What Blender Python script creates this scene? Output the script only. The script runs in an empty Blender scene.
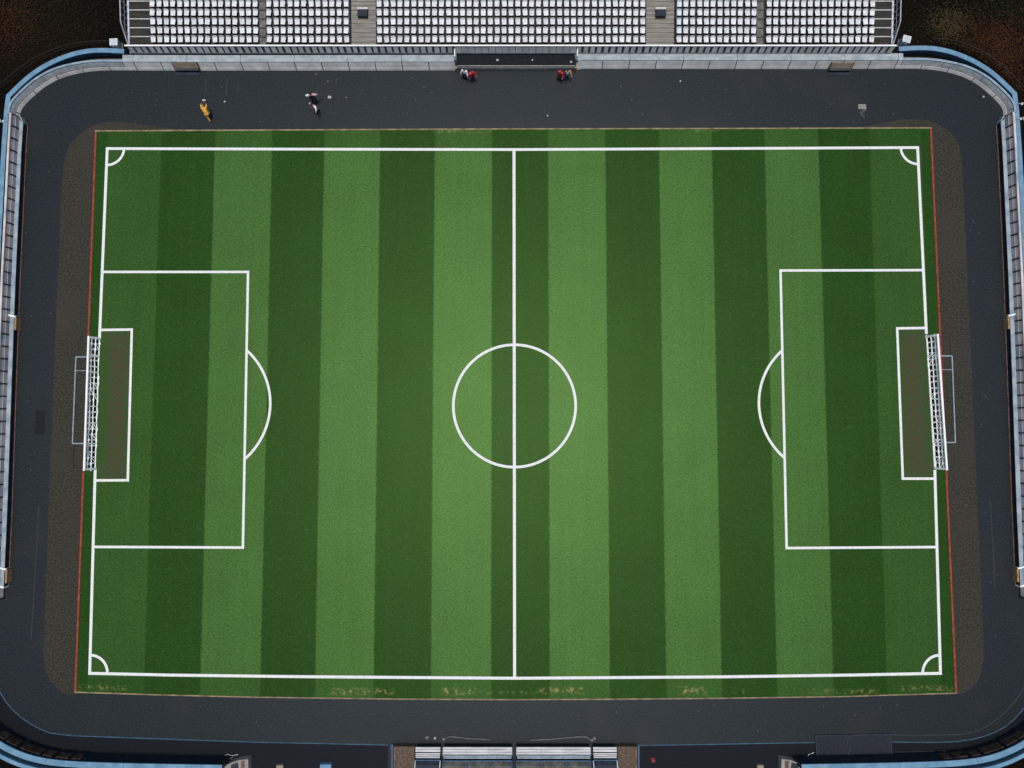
import bpy, bmesh, math, random
from mathutils import Vector, Matrix, Euler
random.seed(7)
R = math.radians
scene = bpy.context.scene
COL = scene.collection

# ------------------------------------------------------------------ camera model
LENS = 24.0
FPX = LENS / 36.0 * 1024.0
TILT = math.atan(FPX / 11240.0)
HC = 86.2
ct, st = math.cos(TILT), math.sin(TILT)

def ray(px, py):
    u = (px - 512.0) / FPX
    v = (384.0 - py) / FPX
    return Vector((u, v * ct + st, v * st - ct))
_d = ray(514.3, 405.5)
_k = HC / -_d.z
CAM = Vector((-_d.x * _k, -_d.y * _k, HC))

def P(px, py, z=0.0):
    """point of the photograph carried to the plane of height z"""
    d = ray(px, py)
    k = (HC - z) / -d.z
    return Vector((CAM.x + d.x * k, CAM.y + d.y * k, z))

def P2(px, py, z=0.0):
    p = P(px, py, z)
    return (p.x, p.y)

# ------------------------------------------------------------------ materials
MATS = {}
def lin(c):
    return tuple(((v / 12.92) if v <= 0.04045 else ((v + 0.055) / 1.055) ** 2.4) for v in c)

def nd(nt, t, **kw):
    n = nt.nodes.new(t)
    for k, v in kw.items():
        setattr(n, k, v)
    return n

def new_mat(name):
    m = bpy.data.materials.new(name)
    m.use_nodes = True
    nt = m.node_tree
    return m, nt, nt.nodes['Principled BSDF']

def mat(name, a, b=None, scale=4.0, rough=0.7, spec=0.3, detail=4.0, metal=0.0, bump=0.0, tint=None, lo=0.35, hi=0.65, second=None, coords='Object', stretch=None, vary=0.0):
    """two-tone procedural: noise mixes colour a to b; optional second noise (colour, scale, lo, hi)"""
    if name in MATS:
        return MATS[name]
    m, nt, bs = new_mat(name)
    tc = nd(nt, 'ShaderNodeTexCoord')
    vec = tc.outputs[coords]
    if stretch:
        mp = nd(nt, 'ShaderNodeMapping')
        mp.inputs['Scale'].default_value = stretch
        nt.links.new(vec, mp.inputs['Vector'])
        vec = mp.outputs['Vector']
    ns = nd(nt, 'ShaderNodeTexNoise')
    ns.inputs['Scale'].default_value = scale
    ns.inputs['Detail'].default_value = detail
    nt.links.new(vec, ns.inputs['Vector'])
    cr = nd(nt, 'ShaderNodeValToRGB')
    cr.color_ramp.elements[0].position = lo
    cr.color_ramp.elements[1].position = hi
    cr.color_ramp.elements[0].color = (*a, 1)
    cr.color_ramp.elements[1].color = (*(b or a), 1)
    nt.links.new(ns.outputs['Fac'], cr.inputs['Fac'])
    out = cr.outputs['Color']
    if second:
        c2, s2, l2, h2 = second
        n2 = nd(nt, 'ShaderNodeTexNoise')
        n2.inputs['Scale'].default_value = s2
        n2.inputs['Detail'].default_value = 6
        nt.links.new(vec, n2.inputs['Vector'])
        mr = nd(nt, 'ShaderNodeMapRange')
        mr.inputs['From Min'].default_value = l2
        mr.inputs['From Max'].default_value = h2
        nt.links.new(n2.outputs['Fac'], mr.inputs['Value'])
        mx = nd(nt, 'ShaderNodeMix', data_type='RGBA')
        nt.links.new(mr.outputs['Result'], mx.inputs['Factor'])
        nt.links.new(out, mx.inputs['A'])
        mx.inputs['B'].default_value = (*c2, 1)
        out = mx.outputs['Result']
    if vary:
        oi = nd(nt, 'ShaderNodeObjectInfo')
        hv = nd(nt, 'ShaderNodeHueSaturation')
        mr = nd(nt, 'ShaderNodeMapRange'); mr.inputs['To Min'].default_value = 1 - vary; mr.inputs['To Max'].default_value = 1 + vary * .6
        nt.links.new(oi.outputs['Random'], mr.inputs['Value']); nt.links.new(mr.outputs['Result'], hv.inputs['Value'])
        nt.links.new(out, hv.inputs['Color']); out = hv.outputs['Color']
    nt.links.new(out, bs.inputs['Base Color'])
    bs.inputs['Roughness'].default_value = rough
    bs.inputs['Specular IOR Level'].default_value = spec
    bs.inputs['Metallic'].default_value = metal
    if tint:
        bs.inputs['Specular Tint'].default_value = (*tint, 1)
    if bump:
        bp = nd(nt, 'ShaderNodeBump')
        bp.inputs['Strength'].default_value = bump
        bp.inputs['Distance'].default_value = 0.03
        nt.links.new(ns.outputs['Fac'], bp.inputs['Height'])
        nt.links.new(bp.outputs['Normal'], bs.inputs['Normal'])
    MATS[name] = m
    return m

def math_node(nt, op, a, b=None, c=None):
    n = nd(nt, 'ShaderNodeMath', operation=op)
    for i, v in enumerate((a, b, c)):
        if v is None:
            continue
        if isinstance(v, (int, float)):
            n.inputs[i].default_value = v
        else:
            nt.links.new(v, n.inputs[i])
    return n.outputs[0]

GRASS_DARK = (0.0105, 0.0405, 0.0060)
GRASS_LIGHT = (0.041, 0.103, 0.023)
def grass_material():
    m, nt, bs = new_mat('mown_grass')
    L = nt.links.new
    tc = nd(nt, 'ShaderNodeTexCoord')
    pos = tc.outputs['Object']
    sep = nd(nt, 'ShaderNodeSeparateXYZ'); L(pos, sep.inputs[0])
    X, Y = sep.outputs['X'], sep.outputs['Y']
    # ragged stripe edge
    nz = nd(nt, 'ShaderNodeTexNoise'); nz.inputs['Scale'].default_value = 3.5; nz.inputs['Detail'].default_value = 3
    L(pos, nz.inputs['Vector'])
    wob = math_node(nt, 'MULTIPLY_ADD', nz.outputs['Fac'], 0.40, -0.20)
    xw = math_node(nt, 'ADD', X, wob)
    bounds = [(153, 0.0), (208, .88), (266.5, 0.0), (320, .97), (377, 0.0), (433, 1.0), (491.5, 0.0), (549, 1.0), (607.5, 0.0), (662.5, .97), (716.5, 0.0), (770.5, .88), (825.5, 0.0), (878, .36)]  # light stripes dimmed towards both ends: lens edge darkening put into the colour
    tone, prev = 0.36, 0.36
    for px, v in bounds:
        g = nd(nt, 'ShaderNodeMapRange')
        x0 = P(px, 400).x
        g.inputs['From Min'].default_value = x0 - .10; g.inputs['From Max'].default_value = x0 + .10
        L(xw, g.inputs['Value'])
        tone = math_node(nt, 'MULTIPLY_ADD', g.outputs['Result'], v - prev, tone)
        prev = v
    # outside the touchlines the turf is cut longer: all one dark tone at the ends
    out_l = math_node(nt, 'LESS_THAN', X, P(98.5, 400).x)
    out_r = math_node(nt, 'GREATER_THAN', X, P(930.5, 400).x)
    out_s = math_node(nt, 'LESS_THAN', Y, P(514, 677).y)
    out_n = math_node(nt, 'GREATER_THAN', Y, P(514, 149).y)
    ends = math_node(nt, 'MAXIMUM', out_l, out_r)
    sides = math_node(nt, 'MULTIPLY', math_node(nt, 'MAXIMUM', out_s, out_n), 0.55)
    uncut = math_node(nt, 'SUBTRACT', 1.0, math_node(nt, 'MAXIMUM', ends, sides))
    tone = math_node(nt, 'MULTIPLY', tone, uncut)
    c0 = nd(nt, 'ShaderNodeMix', data_type='RGBA'); L(tone, c0.inputs['Factor'])
    c0.inputs['A'].default_value = (*GRASS_DARK, 1); c0.inputs['B'].default_value = (*GRASS_LIGHT, 1)
    # blade clumps
    n1 = nd(nt, 'ShaderNodeTexNoise'); n1.inputs['Scale'].default_value = 4.6; n1.inputs['Detail'].default_value = 6; n1.inputs['Roughness'].default_value = .75
    L(pos, n1.inputs['Vector'])
    n2 = nd(nt, 'ShaderNodeTexNoise'); n2.inputs['Scale'].default_value = 0.16; n2.inputs['Detail'].default_value = 5
    L(pos, n2.inputs['Vector'])
    # mower streaks run north to south
    mp = nd(nt, 'ShaderNodeMapping'); mp.inputs['Scale'].default_value = (1.3, 0.05, 1)
    L(pos, mp.inputs['Vector'])
    n3 = nd(nt, 'ShaderNodeTexNoise'); n3.inputs['Scale'].default_value = 1.0; n3.inputs['Detail'].default_value = 3
    L(mp.outputs['Vector'], n3.inputs['Vector'])
    v = math_node(nt, 'MULTIPLY_ADD', n1.outputs['Fac'], 3.4, -0.70)
    v = math_node(nt, 'MULTIPLY', v, math_node(nt, 'MULTIPLY_ADD', n2.outputs['Fac'], 0.45, 0.775))
    v = math_node(nt, 'MULTIPLY', v, math_node(nt, 'MULTIPLY_ADD', n3.outputs['Fac'], 0.3, 0.85))
    c1 = nd(nt, 'ShaderNodeMix', data_type='RGBA', blend_type='MULTIPLY'); c1.inputs['Factor'].default_value = 1
    cv = nd(nt, 'ShaderNodeCombineColor'); L(v, cv.inputs[0]); L(v, cv.inputs[1]); L(v, cv.inputs[2])
    L(c0.outputs['Result'], c1.inputs['A']); L(cv.outputs[0], c1.inputs['B'])
    # hue drift: yellower clumps
    c2 = nd(nt, 'ShaderNodeMix', data_type='RGBA'); 
    n4 = nd(nt, 'ShaderNodeTexNoise'); n4.inputs['Scale'].default_value = 1.6; n4.inputs['Detail'].default_value = 8
    L(pos, n4.inputs['Vector'])
    mr = nd(nt, 'ShaderNodeMapRange'); mr.inputs['From Min'].default_value = .55; mr.inputs['From Max'].default_value = .8
    mr.inputs['To Max'].default_value = .22
    L(n4.outputs['Fac'], mr.inputs['Value']); L(mr.outputs['Result'], c2.inputs['Factor'])
    L(c1.outputs['Result'], c2.inputs['A']); c2.inputs['B'].default_value = (0.07, 0.10, 0.022, 1)
    col = c2.outputs['Result']
    # worn bare earth: boxes softened by noise
    nw = nd(nt, 'ShaderNodeTexNoise'); nw.inputs['Scale'].default_value = 1.5; nw.inputs['Detail'].default_value = 8; nw.inputs['Roughness'].default_value = .7
    L(pos, nw.inputs['Vector'])
    def wear(px0, py0, px1, py1, soft, strength, colour, thr=0.5, grain=0.22):
        nonlocal col
        a = P((px0 + px1) / 2, (py0 + py1) / 2)
        hx = abs(P(px1, py0).x - P(px0, py0).x) / 2; hy = abs(P(px0, py1).y - P(px0, py0).y) / 2
        dx = math_node(nt, 'DIVIDE', math_node(nt, 'SUBTRACT', hx, math_node(nt, 'ABSOLUTE', math_node(nt, 'SUBTRACT', X, a.x))), soft)
        dy = math_node(nt, 'DIVIDE', math_node(nt, 'SUBTRACT', hy, math_node(nt, 'ABSOLUTE', math_node(nt, 'SUBTRACT', Y, a.y))), soft)
        k = math_node(nt, 'MINIMUM', math_node(nt, 'MINIMUM', dx, dy), 1.0)
        k = math_node(nt, 'MAXIMUM', k, 0.0)
        g = nd(nt, 'ShaderNodeMapRange'); g.inputs['From Min'].default_value = thr - grain; g.inputs['From Max'].default_value = thr + grain
        L(nw.outputs['Fac'], g.inputs['Value'])
        k = math_node(nt, 'MULTIPLY', math_node(nt, 'MULTIPLY', k, g.outputs['Result']), strength)
        mx = nd(nt, 'ShaderNodeMix', data_type='RGBA'); L(k, mx.inputs['Factor']); L(col, mx.inputs['A'])
        mx.inputs['B'].default_value = (*colour, 1)
        col = mx.outputs['Result']
    brown = (0.043, 0.042, 0.026); red = (0.062, 0.036, 0.023); tan = (0.34, 0.26, 0.11)
    wear(100, 329, 131, 481,   .8, .93, brown, .40, .13)
    wear(108, 338, 126, 474, 1.1, .85, red, .50, .12)
    wear(99, 345, 110, 465, .7, .9, (0.02, 0.055, 0.012), .4, .2)
    wear(900, 328, 933, 479,   .8, .93, brown, .40, .13)
    wear(904, 336, 922, 474, 1.1, .85, red, .50, .12)
    wear(922, 345, 932, 465, .7, .9, (0.02, 0.055, 0.012), .4, .2)
    for (x0, y0, x1, y1, s) in ((327, 687, 396, 696, .85), (440, 686, 478, 696, .9), (476, 690, 545, 695, .6), (538, 686, 588, 695, .95), (678, 685, 708, 696, .85),
                                (732, 687, 746, 694, .6), (808, 688, 880, 695, .7), (900, 684, 954, 692, .7), (78, 684, 127, 691, .8), (437, 129, 492, 134, .8), (690, 129, 720, 133, .6), (100, 131, 170, 133, .5)):
        wear(x0, y0, x1, y1, .55, s, tan, .56, .07)
    L(col, bs.inputs['Base Color'])
    bs.inputs['Roughness'].default_value = GRASS_ROUGH
    L(math_node(nt, 'MULTIPLY_ADD', tone, GRASS_SPEC * .40, GRASS_SPEC * .68), bs.inputs['Specular IOR Level'])
    bs.inputs['Specular Tint'].default_value = (0.53, 1.0, 0.31, 1)
    bp = nd(nt, 'ShaderNodeBump'); bp.inputs['Strength'].default_value = .35; bp.inputs['Distance'].default_value = .04
    L(n1.outputs['Fac'], bp.inputs['Height']); L(bp.outputs['Normal'], bs.inputs['Normal'])
    return m
GRASS_ROUGH, GRASS_SPEC = 0.43, 0.26

# ------------------------------------------------------------------ object helpers
def link(o, parent=None):
    COL.objects.link(o)
    if parent:
        o.parent = parent
    return o

def empty(name, loc, label=None, cat=None, group=None, rz=0):
    o = bpy.data.objects.new(name, None)
    o.location = loc
    o.rotation_euler = (0, 0, rz)
    o.empty_display_size = 0.3
    COL.objects.link(o)
    return tag(o, label, cat, group)

def tag(o, label=None, cat=None, group=None, kind=None):
    if label: o['label'] = label
    if cat: o['category'] = cat
    if group: o['group'] = group
    if kind: o['kind'] = kind
    return o

class MB:
    def __init__(self):
        self.v, self.f = [], []
    def face_block(self, vs, fs):
        n = len(self.v)
        self.v += [tuple(p) for p in vs]
        self.f += [tuple(i + n for i in f) for f in fs]
        return self
    def box(self, c, s, rz=0.0, taper=1.0, M=None):
        hx, hy, hz = s[0] / 2, s[1] / 2, s[2] / 2
        vs = []
        for z, k in ((-hz, 1.0), (hz, taper)):
            for x, y in ((-hx, -hy), (hx, -hy), (hx, hy), (-hx, hy)):
                vs.append(Vector((x * k, y * k, z)))
        rot = M or Matrix.Rotation(rz, 3, 'Z')
        vs = [rot @ p + Vector(c) for p in vs]
        return self.face_block(vs, [(3, 2, 1, 0), (4, 5, 6, 7), (0, 1, 5, 4), (1, 2, 6, 5), (2, 3, 7, 6), (3, 0, 4, 7)])
    def box2(self, x0, y0, z0, x1, y1, z1):
        return self.box(((x0 + x1) / 2, (y0 + y1) / 2, (z0 + z1) / 2), (abs(x1 - x0), abs(y1 - y0), abs(z1 - z0)))
    def tube(self, pts, r, n=8, r2=None):
        pts = [Vector(p) for p in pts]
        rings = []
        up = None
        for i, p in enumerate(pts):
            a = pts[max(0, i - 1)]; b = pts[min(len(pts) - 1, i + 1)]
            d = (b - a).normalized()
            if up is None or abs(up.dot(d)) > .95:
                up = Vector((0, 0, 1)) if abs(d.z) < .9 else Vector((1, 0, 0))
            s = d.cross(up).normalized(); t = s.cross(d).normalized()
            rr = r if r2 is None else r + (r2 - r) * i / max(1, len(pts) - 1)
            rings.append([p + s * rr * math.cos(2 * math.pi * k / n) + t * rr * math.sin(2 * math.pi * k / n) for k in range(n)])
        vs = [q for g in rings for q in g]
        fs = []
        for i in range(len(rings) - 1):
            for k in range(n):
                fs.append((i * n + k, i * n + (k + 1) % n, (i + 1) * n + (k + 1) % n, (i + 1) * n + k))
        fs.append(tuple(range(n - 1, -1, -1))); fs.append(tuple((len(rings) - 1) * n + k for k in range(n)))
        return self.face_block(vs, fs)
    def ball(self, c, r, s=(1, 1, 1), seg=10, rings=7):
        vs, fs = [], []
        c = Vector(c)
        for i in range(rings + 1):
            th = math.pi * i / rings
            for k in range(seg):
                ph = 2 * math.pi * k / seg
                vs.append(c + Vector((r * s[0] * math.sin(th) * math.cos(ph), r * s[1] * math.sin(th) * math.sin(ph), r * s[2] * math.cos(th))))
        for i in range(rings):
            for k in range(seg):
                fs.append((i * seg + k, (i + 1) * seg + k, (i + 1) * seg + (k + 1) % seg, i * seg + (k + 1) % seg))
        return self.face_block(vs, fs)
    def prism(self, poly, z0, z1):
        n = len(poly)
        vs = [(x, y, z0) for x, y in poly] + [(x, y, z1) for x, y in poly]
        fs = [tuple(range(n - 1, -1, -1)), tuple(range(n, 2 * n))]
        fs += [(i, (i + 1) % n, n + (i + 1) % n, n + i) for i in range(n)]
        return self.face_block(vs, fs)
    def sheet(self, poly, z):
        return self.face_block([(x, y, z) for x, y in poly], [tuple(range(len(poly)))])
    def sweep(self, path, prof, sign=1.0, caps=True):
        """path: (x, y) list; prof: closed (offset outward, z) list"""
        path = [Vector((p[0], p[1])) for p in path]
        n, m = len(path), len(prof)
        nors = []
        for i in range(n):
            a = (path[i] - path[i - 1]).normalized() if i else None
            b = (path[i + 1] - path[i]).normalized() if i < n - 1 else None
            def nr(d): return Vector((d.y, -d.x)) * sign
            if a is None: nn = nr(b)
            elif b is None: nn = nr(a)
            else:
                nn = nr(a) + nr(b); nn.normalize(); nn /= max(.5, nn.dot(nr(a)))
            nors.append(nn)
        vs = []
        for p, nn in zip(path, nors):
            for d, z in prof:
                q = p + nn * d
                vs.append((q.x, q.y, z))
        fs = []
        for i in range(n - 1):
            for k in range(m):
                fs.append((i * m + k, (i + 1) * m + k, (i + 1) * m + (k + 1) % m, i * m + (k + 1) % m))
        if caps:
            fs.append(tuple(range(m))); fs.append(tuple((n - 1) * m + k for k in range(m - 1, -1, -1)))
        return self.face_block(vs, fs)
    def build(self, name, material, parent=None, origin=None, smooth=False, bevel=0.0):
        me = bpy.data.meshes.new(name)
        o = Vector(origin) if origin is not None else Vector((0, 0, 0))
        me.from_pydata([tuple(Vector(p) - o) for p in self.v], [], self.f)
        bm = bmesh.new(); bm.from_mesh(me)
        bmesh.ops.recalc_face_normals(bm, faces=bm.faces)
        bm.to_mesh(me); bm.free()
        if smooth:
            for p in me.polygons: p.use_smooth = True
        me.materials.append(material)
        ob = bpy.data.objects.new(name, me)
        ob.location = o
        link(ob, parent)
        if bevel:
            md = ob.modifiers.new('bevel', 'BEVEL'); md.width = bevel; md.segments = 1; md.limit_method = 'ANGLE'
        return ob

def rect(d0, z0, d1, z1):
    return [(d0, z0), (d1, z0), (d1, z1), (d0, z1)]

def chaikin(pts, it=2):
    pts = [Vector(p) for p in pts]
    for _ in range(it):
        q = [pts[0]]
        for a, b in zip(pts[:-1], pts[1:]):
            q += [a * .75 + b * .25, a * .25 + b * .75]
        q.append(pts[-1])
        pts = q
    return [tuple(p) for p in pts]

def subpath(path, s0, s1):
    path = [Vector(p) for p in path]
    out, s = [], 0.0
    for a, b in zip(path[:-1], path[1:]):
        l = (b - a).length
        if l < 1e-6: continue
        e = s + l
        if e > s0 and s < s1:
            t0 = max(0, (s0 - s) / l); t1 = min(1, (s1 - s) / l)
            p0, p1 = a.lerp(b, t0), a.lerp(b, t1)
            if not out or (out[-1] - p0).length > 1e-4: out.append(p0)
            if (p1 - out[-1]).length > 1e-4: out.append(p1)
        s = e
    return [tuple(p) for p in out]

def plen(path):
    return sum((Vector(b) - Vector(a)).length for a, b in zip(path[:-1], path[1:]))

def along(path, s):
    q = subpath(path, s, s + .05)
    if len(q) < 2: q = path[-2:]
    a, b = Vector(q[0]), Vector(q[1])
    d = (b - a).normalized()
    return a, d

def stripe(pts, w, z):
    """flat painted line along ground points"""
    mb = MB()
    pts = [Vector(p) for p in pts]
    n = len(pts); L, Rr = [], []
    for i in range(n):
        a = (pts[i] - pts[i - 1]).normalized() if i else None
        b = (pts[i + 1] - pts[i]).normalized() if i < n - 1 else None
        d = a or b
        if a and b:
            d = (a + b).normalized()
        nn = Vector((-d.y, d.x))
        k = 1.0
        if a and b:
            k = 1.0 / max(.5, nn.dot(Vector((-a.y, a.x))))
        L.append(pts[i] + nn * w / 2 * k); Rr.append(pts[i] - nn * w / 2 * k)
    vs = [(p.x, p.y, z) for p in L] + [(p.x, p.y, z) for p in Rr]
    fs = [(i, n + i, n + i + 1, i + 1) for i in range(n - 1)]
    return vs, fs

# ------------------------------------------------------------------ material set
M = {}
M['earth'] = mat('dark_earth', (0.0018, 0.0019, 0.0018), (0.0075, 0.0058, 0.0042), scale=3.0, detail=8, rough=.95, spec=.03, second=((0.009, 0.0055, 0.003), .07, .50, .70))
M['asphalt'] = mat('asphalt', (0.0026, 0.0048, 0.0076), (0.0122, 0.0168, 0.0218), scale=6.0, detail=9, rough=.47, spec=.255, tint=(.86, .96, 1.0), bump=.3, lo=.40, hi=.62, second=((0.019, 0.0195, 0.0195), .13, .54, .95))
M['apron'] = mat('dark_asphalt', (0.0030, 0.0046, 0.0080), (0.0065, 0.0092, 0.0140), scale=5.0, detail=8, rough=.55, spec=.10, bump=.2, lo=.3, hi=.7)
M['cinder'] = mat('cinder', (0.0160, 0.0170, 0.0115), (0.045, 0.042, 0.030), scale=4.8, detail=9, rough=.6, spec=.12, bump=.3, lo=.38, hi=.64, second=((0.040, 0.033, 0.027), .12, .5, .75))
M['white_line'] = mat('white_line_paint', (0.62, 0.63, 0.64), (0.74, 0.74, 0.74), scale=3, rough=.8, spec=.1)
M['red_kerb'] = mat('red_kerb', (0.25, 0.025, 0.020), (0.36, 0.06, 0.04), scale=1.2, rough=.8, spec=.2)
M['tan_kerb'] = mat('tan_kerb', (0.15, 0.115, 0.07), (0.33, 0.25, 0.15), scale=1.0, detail=6, rough=.9, spec=.1)
M['blue_paint'] = mat('blue_line_paint', (0.024, 0.062, 0.11), (0.045, 0.10, 0.165), scale=1.0, rough=.7, spec=.2)
M['coping'] = mat('pale_blue_coping', (0.23, 0.285, 0.32), (0.36, 0.415, 0.445), scale=1.1, detail=5, rough=.6, spec=.3, second=((0.25, 0.27, 0.27), .5, .56, .8))
M['ledge'] = mat('grey_ledge', (0.13, 0.17, 0.20), (0.24, 0.29, 0.32), scale=1.3, detail=5, rough=.7, spec=.25)
M['coping_blue'] = mat('blue_grey_coping', (0.17, 0.25, 0.31), (0.28, 0.36, 0.42), scale=1.1, detail=5, rough=.6, spec=.3)
M['ledge_pale'] = mat('pale_ledge', (0.24, 0.28, 0.30), (0.36, 0.40, 0.42), scale=1.3, detail=5, rough=.7)
M['panel_blue'] = mat('blue_grey_panel', (0.22, 0.235, 0.25), (0.36, 0.365, 0.375), scale=.8, detail=6, rough=.8, spec=.2)
M['panel'] = mat('grey_concrete_panel', (0.40, 0.405, 0.40), (0.55, 0.545, 0.53), scale=.8, detail=6, rough=.8, spec=.2, second=((0.38, 0.35, 0.31), .35, .55, .8))
M['panel_warm'] = mat('pinkish_concrete_panel', (0.46, 0.40, 0.38), (0.66, 0.59, 0.56), scale=.8, detail=6, rough=.8, spec=.2, second=((0.24, 0.27, 0.30), .4, .5, .7))
M['dark_joint'] = mat('dark_joint', (0.03, 0.035, 0.04), (0.05, 0.055, 0.06), scale=2, rough=.8)
M['rim_blue'] = mat('sky_blue_paint', (0.09, 0.20, 0.30), (0.145, 0.28, 0.395), scale=.9, detail=6, rough=.55, spec=.3, second=((0.10, 0.20, 0.30), .5, .58, .8))
M['rim_body'] = mat('dark_blue_render', (0.05, 0.10, 0.15), (0.09, 0.16, 0.22), scale=1.2, rough=.8)
M['barrier_top'] = mat('blue_grey_top', (0.18, 0.24, 0.30), (0.32, 0.38, 0.43), scale=.9, detail=6, rough=.55, spec=.3)
M['navy'] = mat('navy_board', (0.006, 0.012, 0.022), (0.012, 0.022, 0.036), scale=1.5, rough=.5, spec=.3)
M['rust'] = mat('rusty_brown_rail', (0.09, 0.05, 0.032), (0.17, 0.10, 0.065), scale=1.6, detail=5, rough=.8)
M['hoarding'] = mat('weathered_hoarding', (0.03, 0.022, 0.017), (0.085, 0.062, 0.048), scale=1.8, detail=8, rough=.9, spec=.1, lo=.35, hi=.65)
M['ochre'] = mat('ochre_timber', (0.24, 0.13, 0.06), (0.40, 0.24, 0.12), scale=2.5, detail=5, rough=.8)
M['brown_block'] = mat('brown_brick', (0.065, 0.045, 0.032), (0.135, 0.098, 0.074), scale=3.5, detail=8, rough=.9, spec=.1, lo=.3, hi=.7)
M['seat'] = mat('white_seat_plastic', (0.58, 0.60, 0.62), (0.72, 0.73, 0.75), scale=1.5, rough=.4, spec=.2, coords='Object', vary=.16)
M['terrace'] = mat('dark_terrace', (0.022, 0.020, 0.019), (0.045, 0.040, 0.037), scale=1.6, detail=6, rough=.85, spec=.15, stretch=(.4, 3, 1))
M['nosing'] = mat('pale_nosing', (0.38, 0.38, 0.37), (0.52, 0.52, 0.50), scale=2, rough=.7)
M['plank'] = mat('weathered_plank', (0.15, 0.135, 0.115), (0.29, 0.27, 0.235), scale=2.2, detail=6, rough=.85, spec=.15, stretch=(.25, 6, 1))
M['white_rail'] = mat('white_painted_steel', (0.76, 0.77, 0.78), (0.86, 0.86, 0.86), scale=1.5, rough=.45, spec=.4)
M['grey_steel'] = mat('galvanised_steel', (0.33, 0.35, 0.38), (0.47, 0.49, 0.52), scale=2.5, rough=.45, spec=.4, metal=.2)
M['blue_steel'] = mat('bluish_steel', (0.22, 0.27, 0.34), (0.32, 0.37, 0.44), scale=2.5, rough=.5, spec=.4)
M['black_roof'] = mat('black_bitumen', (0.0055, 0.0085, 0.0125), (0.011, 0.014, 0.019), scale=3, detail=6, rough=.75, spec=.12)
M['beige'] = mat('beige_fascia', (0.30, 0.27, 0.23), (0.42, 0.39, 0.34), scale=1.5, rough=.8)
M['tan_panel'] = mat('tan_panel', (0.20, 0.155, 0.10), (0.31, 0.25, 0.175), scale=1.2, rough=.8)
M['net'] = mat('white_net_cord', (0.88, 0.88, 0.85), (0.93, 0.93, 0.90), scale=6, rough=.8, spec=.2)
M['net_shade'] = mat('net_shade_green', (0.006, 0.016, 0.008), (0.012, 0.03, 0.014), scale=4, rough=.9, spec=.1)  # shaded ground under the goal nets, put into the colour
M['tarp'] = mat('slate_mesh', (0.010, 0.013, 0.020), (0.026, 0.031, 0.042), scale=7, detail=6, rough=.8, spec=.15)
M['slat'] = mat('white_slat', (0.36, 0.37, 0.38), (0.58, 0.59, 0.60), scale=1.5, detail=6, rough=.5, spec=.2, stretch=(.3, 3, 1))
M['canopy_grey'] = mat('grey_canopy_sheet', (0.030, 0.032, 0.030), (0.10, 0.10, 0.092), scale=1.3, detail=6, rough=.4, spec=.4)
M['blue_frame'] = mat('deep_blue_steel', (0.022, 0.075, 0.16), (0.04, 0.12, 0.23), scale=2, rough=.5, spec=.35)
M['hatch'] = mat('dark_hatch', (0.006, 0.013, 0.022), (0.010, 0.02, 0.032), scale=2, rough=.6)
M['skin'] = mat('skin', (0.42, 0.25, 0.18), (0.50, 0.31, 0.22), scale=9, rough=.6)
M['hair'] = mat('dark_hair', (0.014, 0.010, 0.008), (0.03, 0.02, 0.014), scale=20, rough=.6)
M['scrap_white'] = mat('paper', (0.36, 0.36, 0.35), (0.50, 0.50, 0.48), scale=8, rough=.9)
M['scrap_tan'] = mat('cardboard', (0.20, 0.16, 0.11), (0.28, 0.22, 0.16), scale=8, rough=.9)
M['cabinet'] = mat('cabinet_paint', (0.48, 0.55, 0.58), (0.64, 0.69, 0.71), scale=2.5, detail=5, rough=.5)
M['concrete'] = mat('pale_concrete', (0.20, 0.19, 0.18), (0.30, 0.285, 0.265), scale=3, detail=6, rough=.9)
M['wire'] = mat('dull_wire', (0.03, 0.032, 0.025), (0.05, 0.05, 0.042), scale=4, rough=.6)
M['grass'] = grass_material()

def cloth(name, c):
    return mat(name, tuple(v * .85 for v in c), tuple(min(1, v * 1.15) for v in c), scale=12, rough=.85, spec=.2)

# ------------------------------------------------------------------ ground
g = MB().sheet([(-1500, -1500), (1500, -1500), (1500, 1500), (-1500, 1500)], -0.04).build('ground', M['earth'])
tag(g, kind='structure')
mir = lambda px: 1023 - px
base_nw = [(456, 70.3), (330, 70.5), (200, 70.7), (120, 70.3), (98, 70.5), (80, 73), (62, 77.6), (46, 86), (34, 96), (23.5, 106.5), (20.5, 112), (20.2, 118)]
# track: everything inside the walls
outl = [(120, 62), (90, 62), (62, 68), (38, 82), (20, 98), (12, 110), (8, 200), (-12, 600), (-60, 690), (-12, 742), (14, 758), (50, 769), (120, 773), (400, 775)]
tr = [P2(x, y) for x, y in outl]
trr = [P2(1023 - x, y - 1) for x, y in reversed(outl)]
t = MB().sheet(tr + trr, 0.0).build('running_track', M['asphalt']); tag(t, kind='structure')

# brown cinder strips beside the pitch
cl = [(200, 131), (150, 126.5), (128, 122.2), (108, 121.5), (95, 124.5), (82, 132), (70, 143), (64.5, 157), (62, 180), (55, 340), (49, 500), (43.3, 655), (45, 672), (54, 686), (63, 693.5), (72, 695.5), (82, 692.5)]
o = MB().sheet([P2(*p) for p in chaikin(cl, 1)] , 0.006).build('cinder_strip', M['cinder']); tag(o, kind='structure')
cr_ = [(830, 130), (878, 124.5), (897, 120), (917, 119), (931, 121), (944, 127), (955, 137), (961, 150), (963, 180), (970, 330), (977, 500), (983.5, 640), (984, 662), (979, 680), (970, 690), (961, 694), (950, 692)]
o = MB().sheet([P2(*p) for p in chaikin(cr_, 1)], 0.006).build('cinder_strip', M['cinder']); tag(o, kind='structure')

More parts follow.
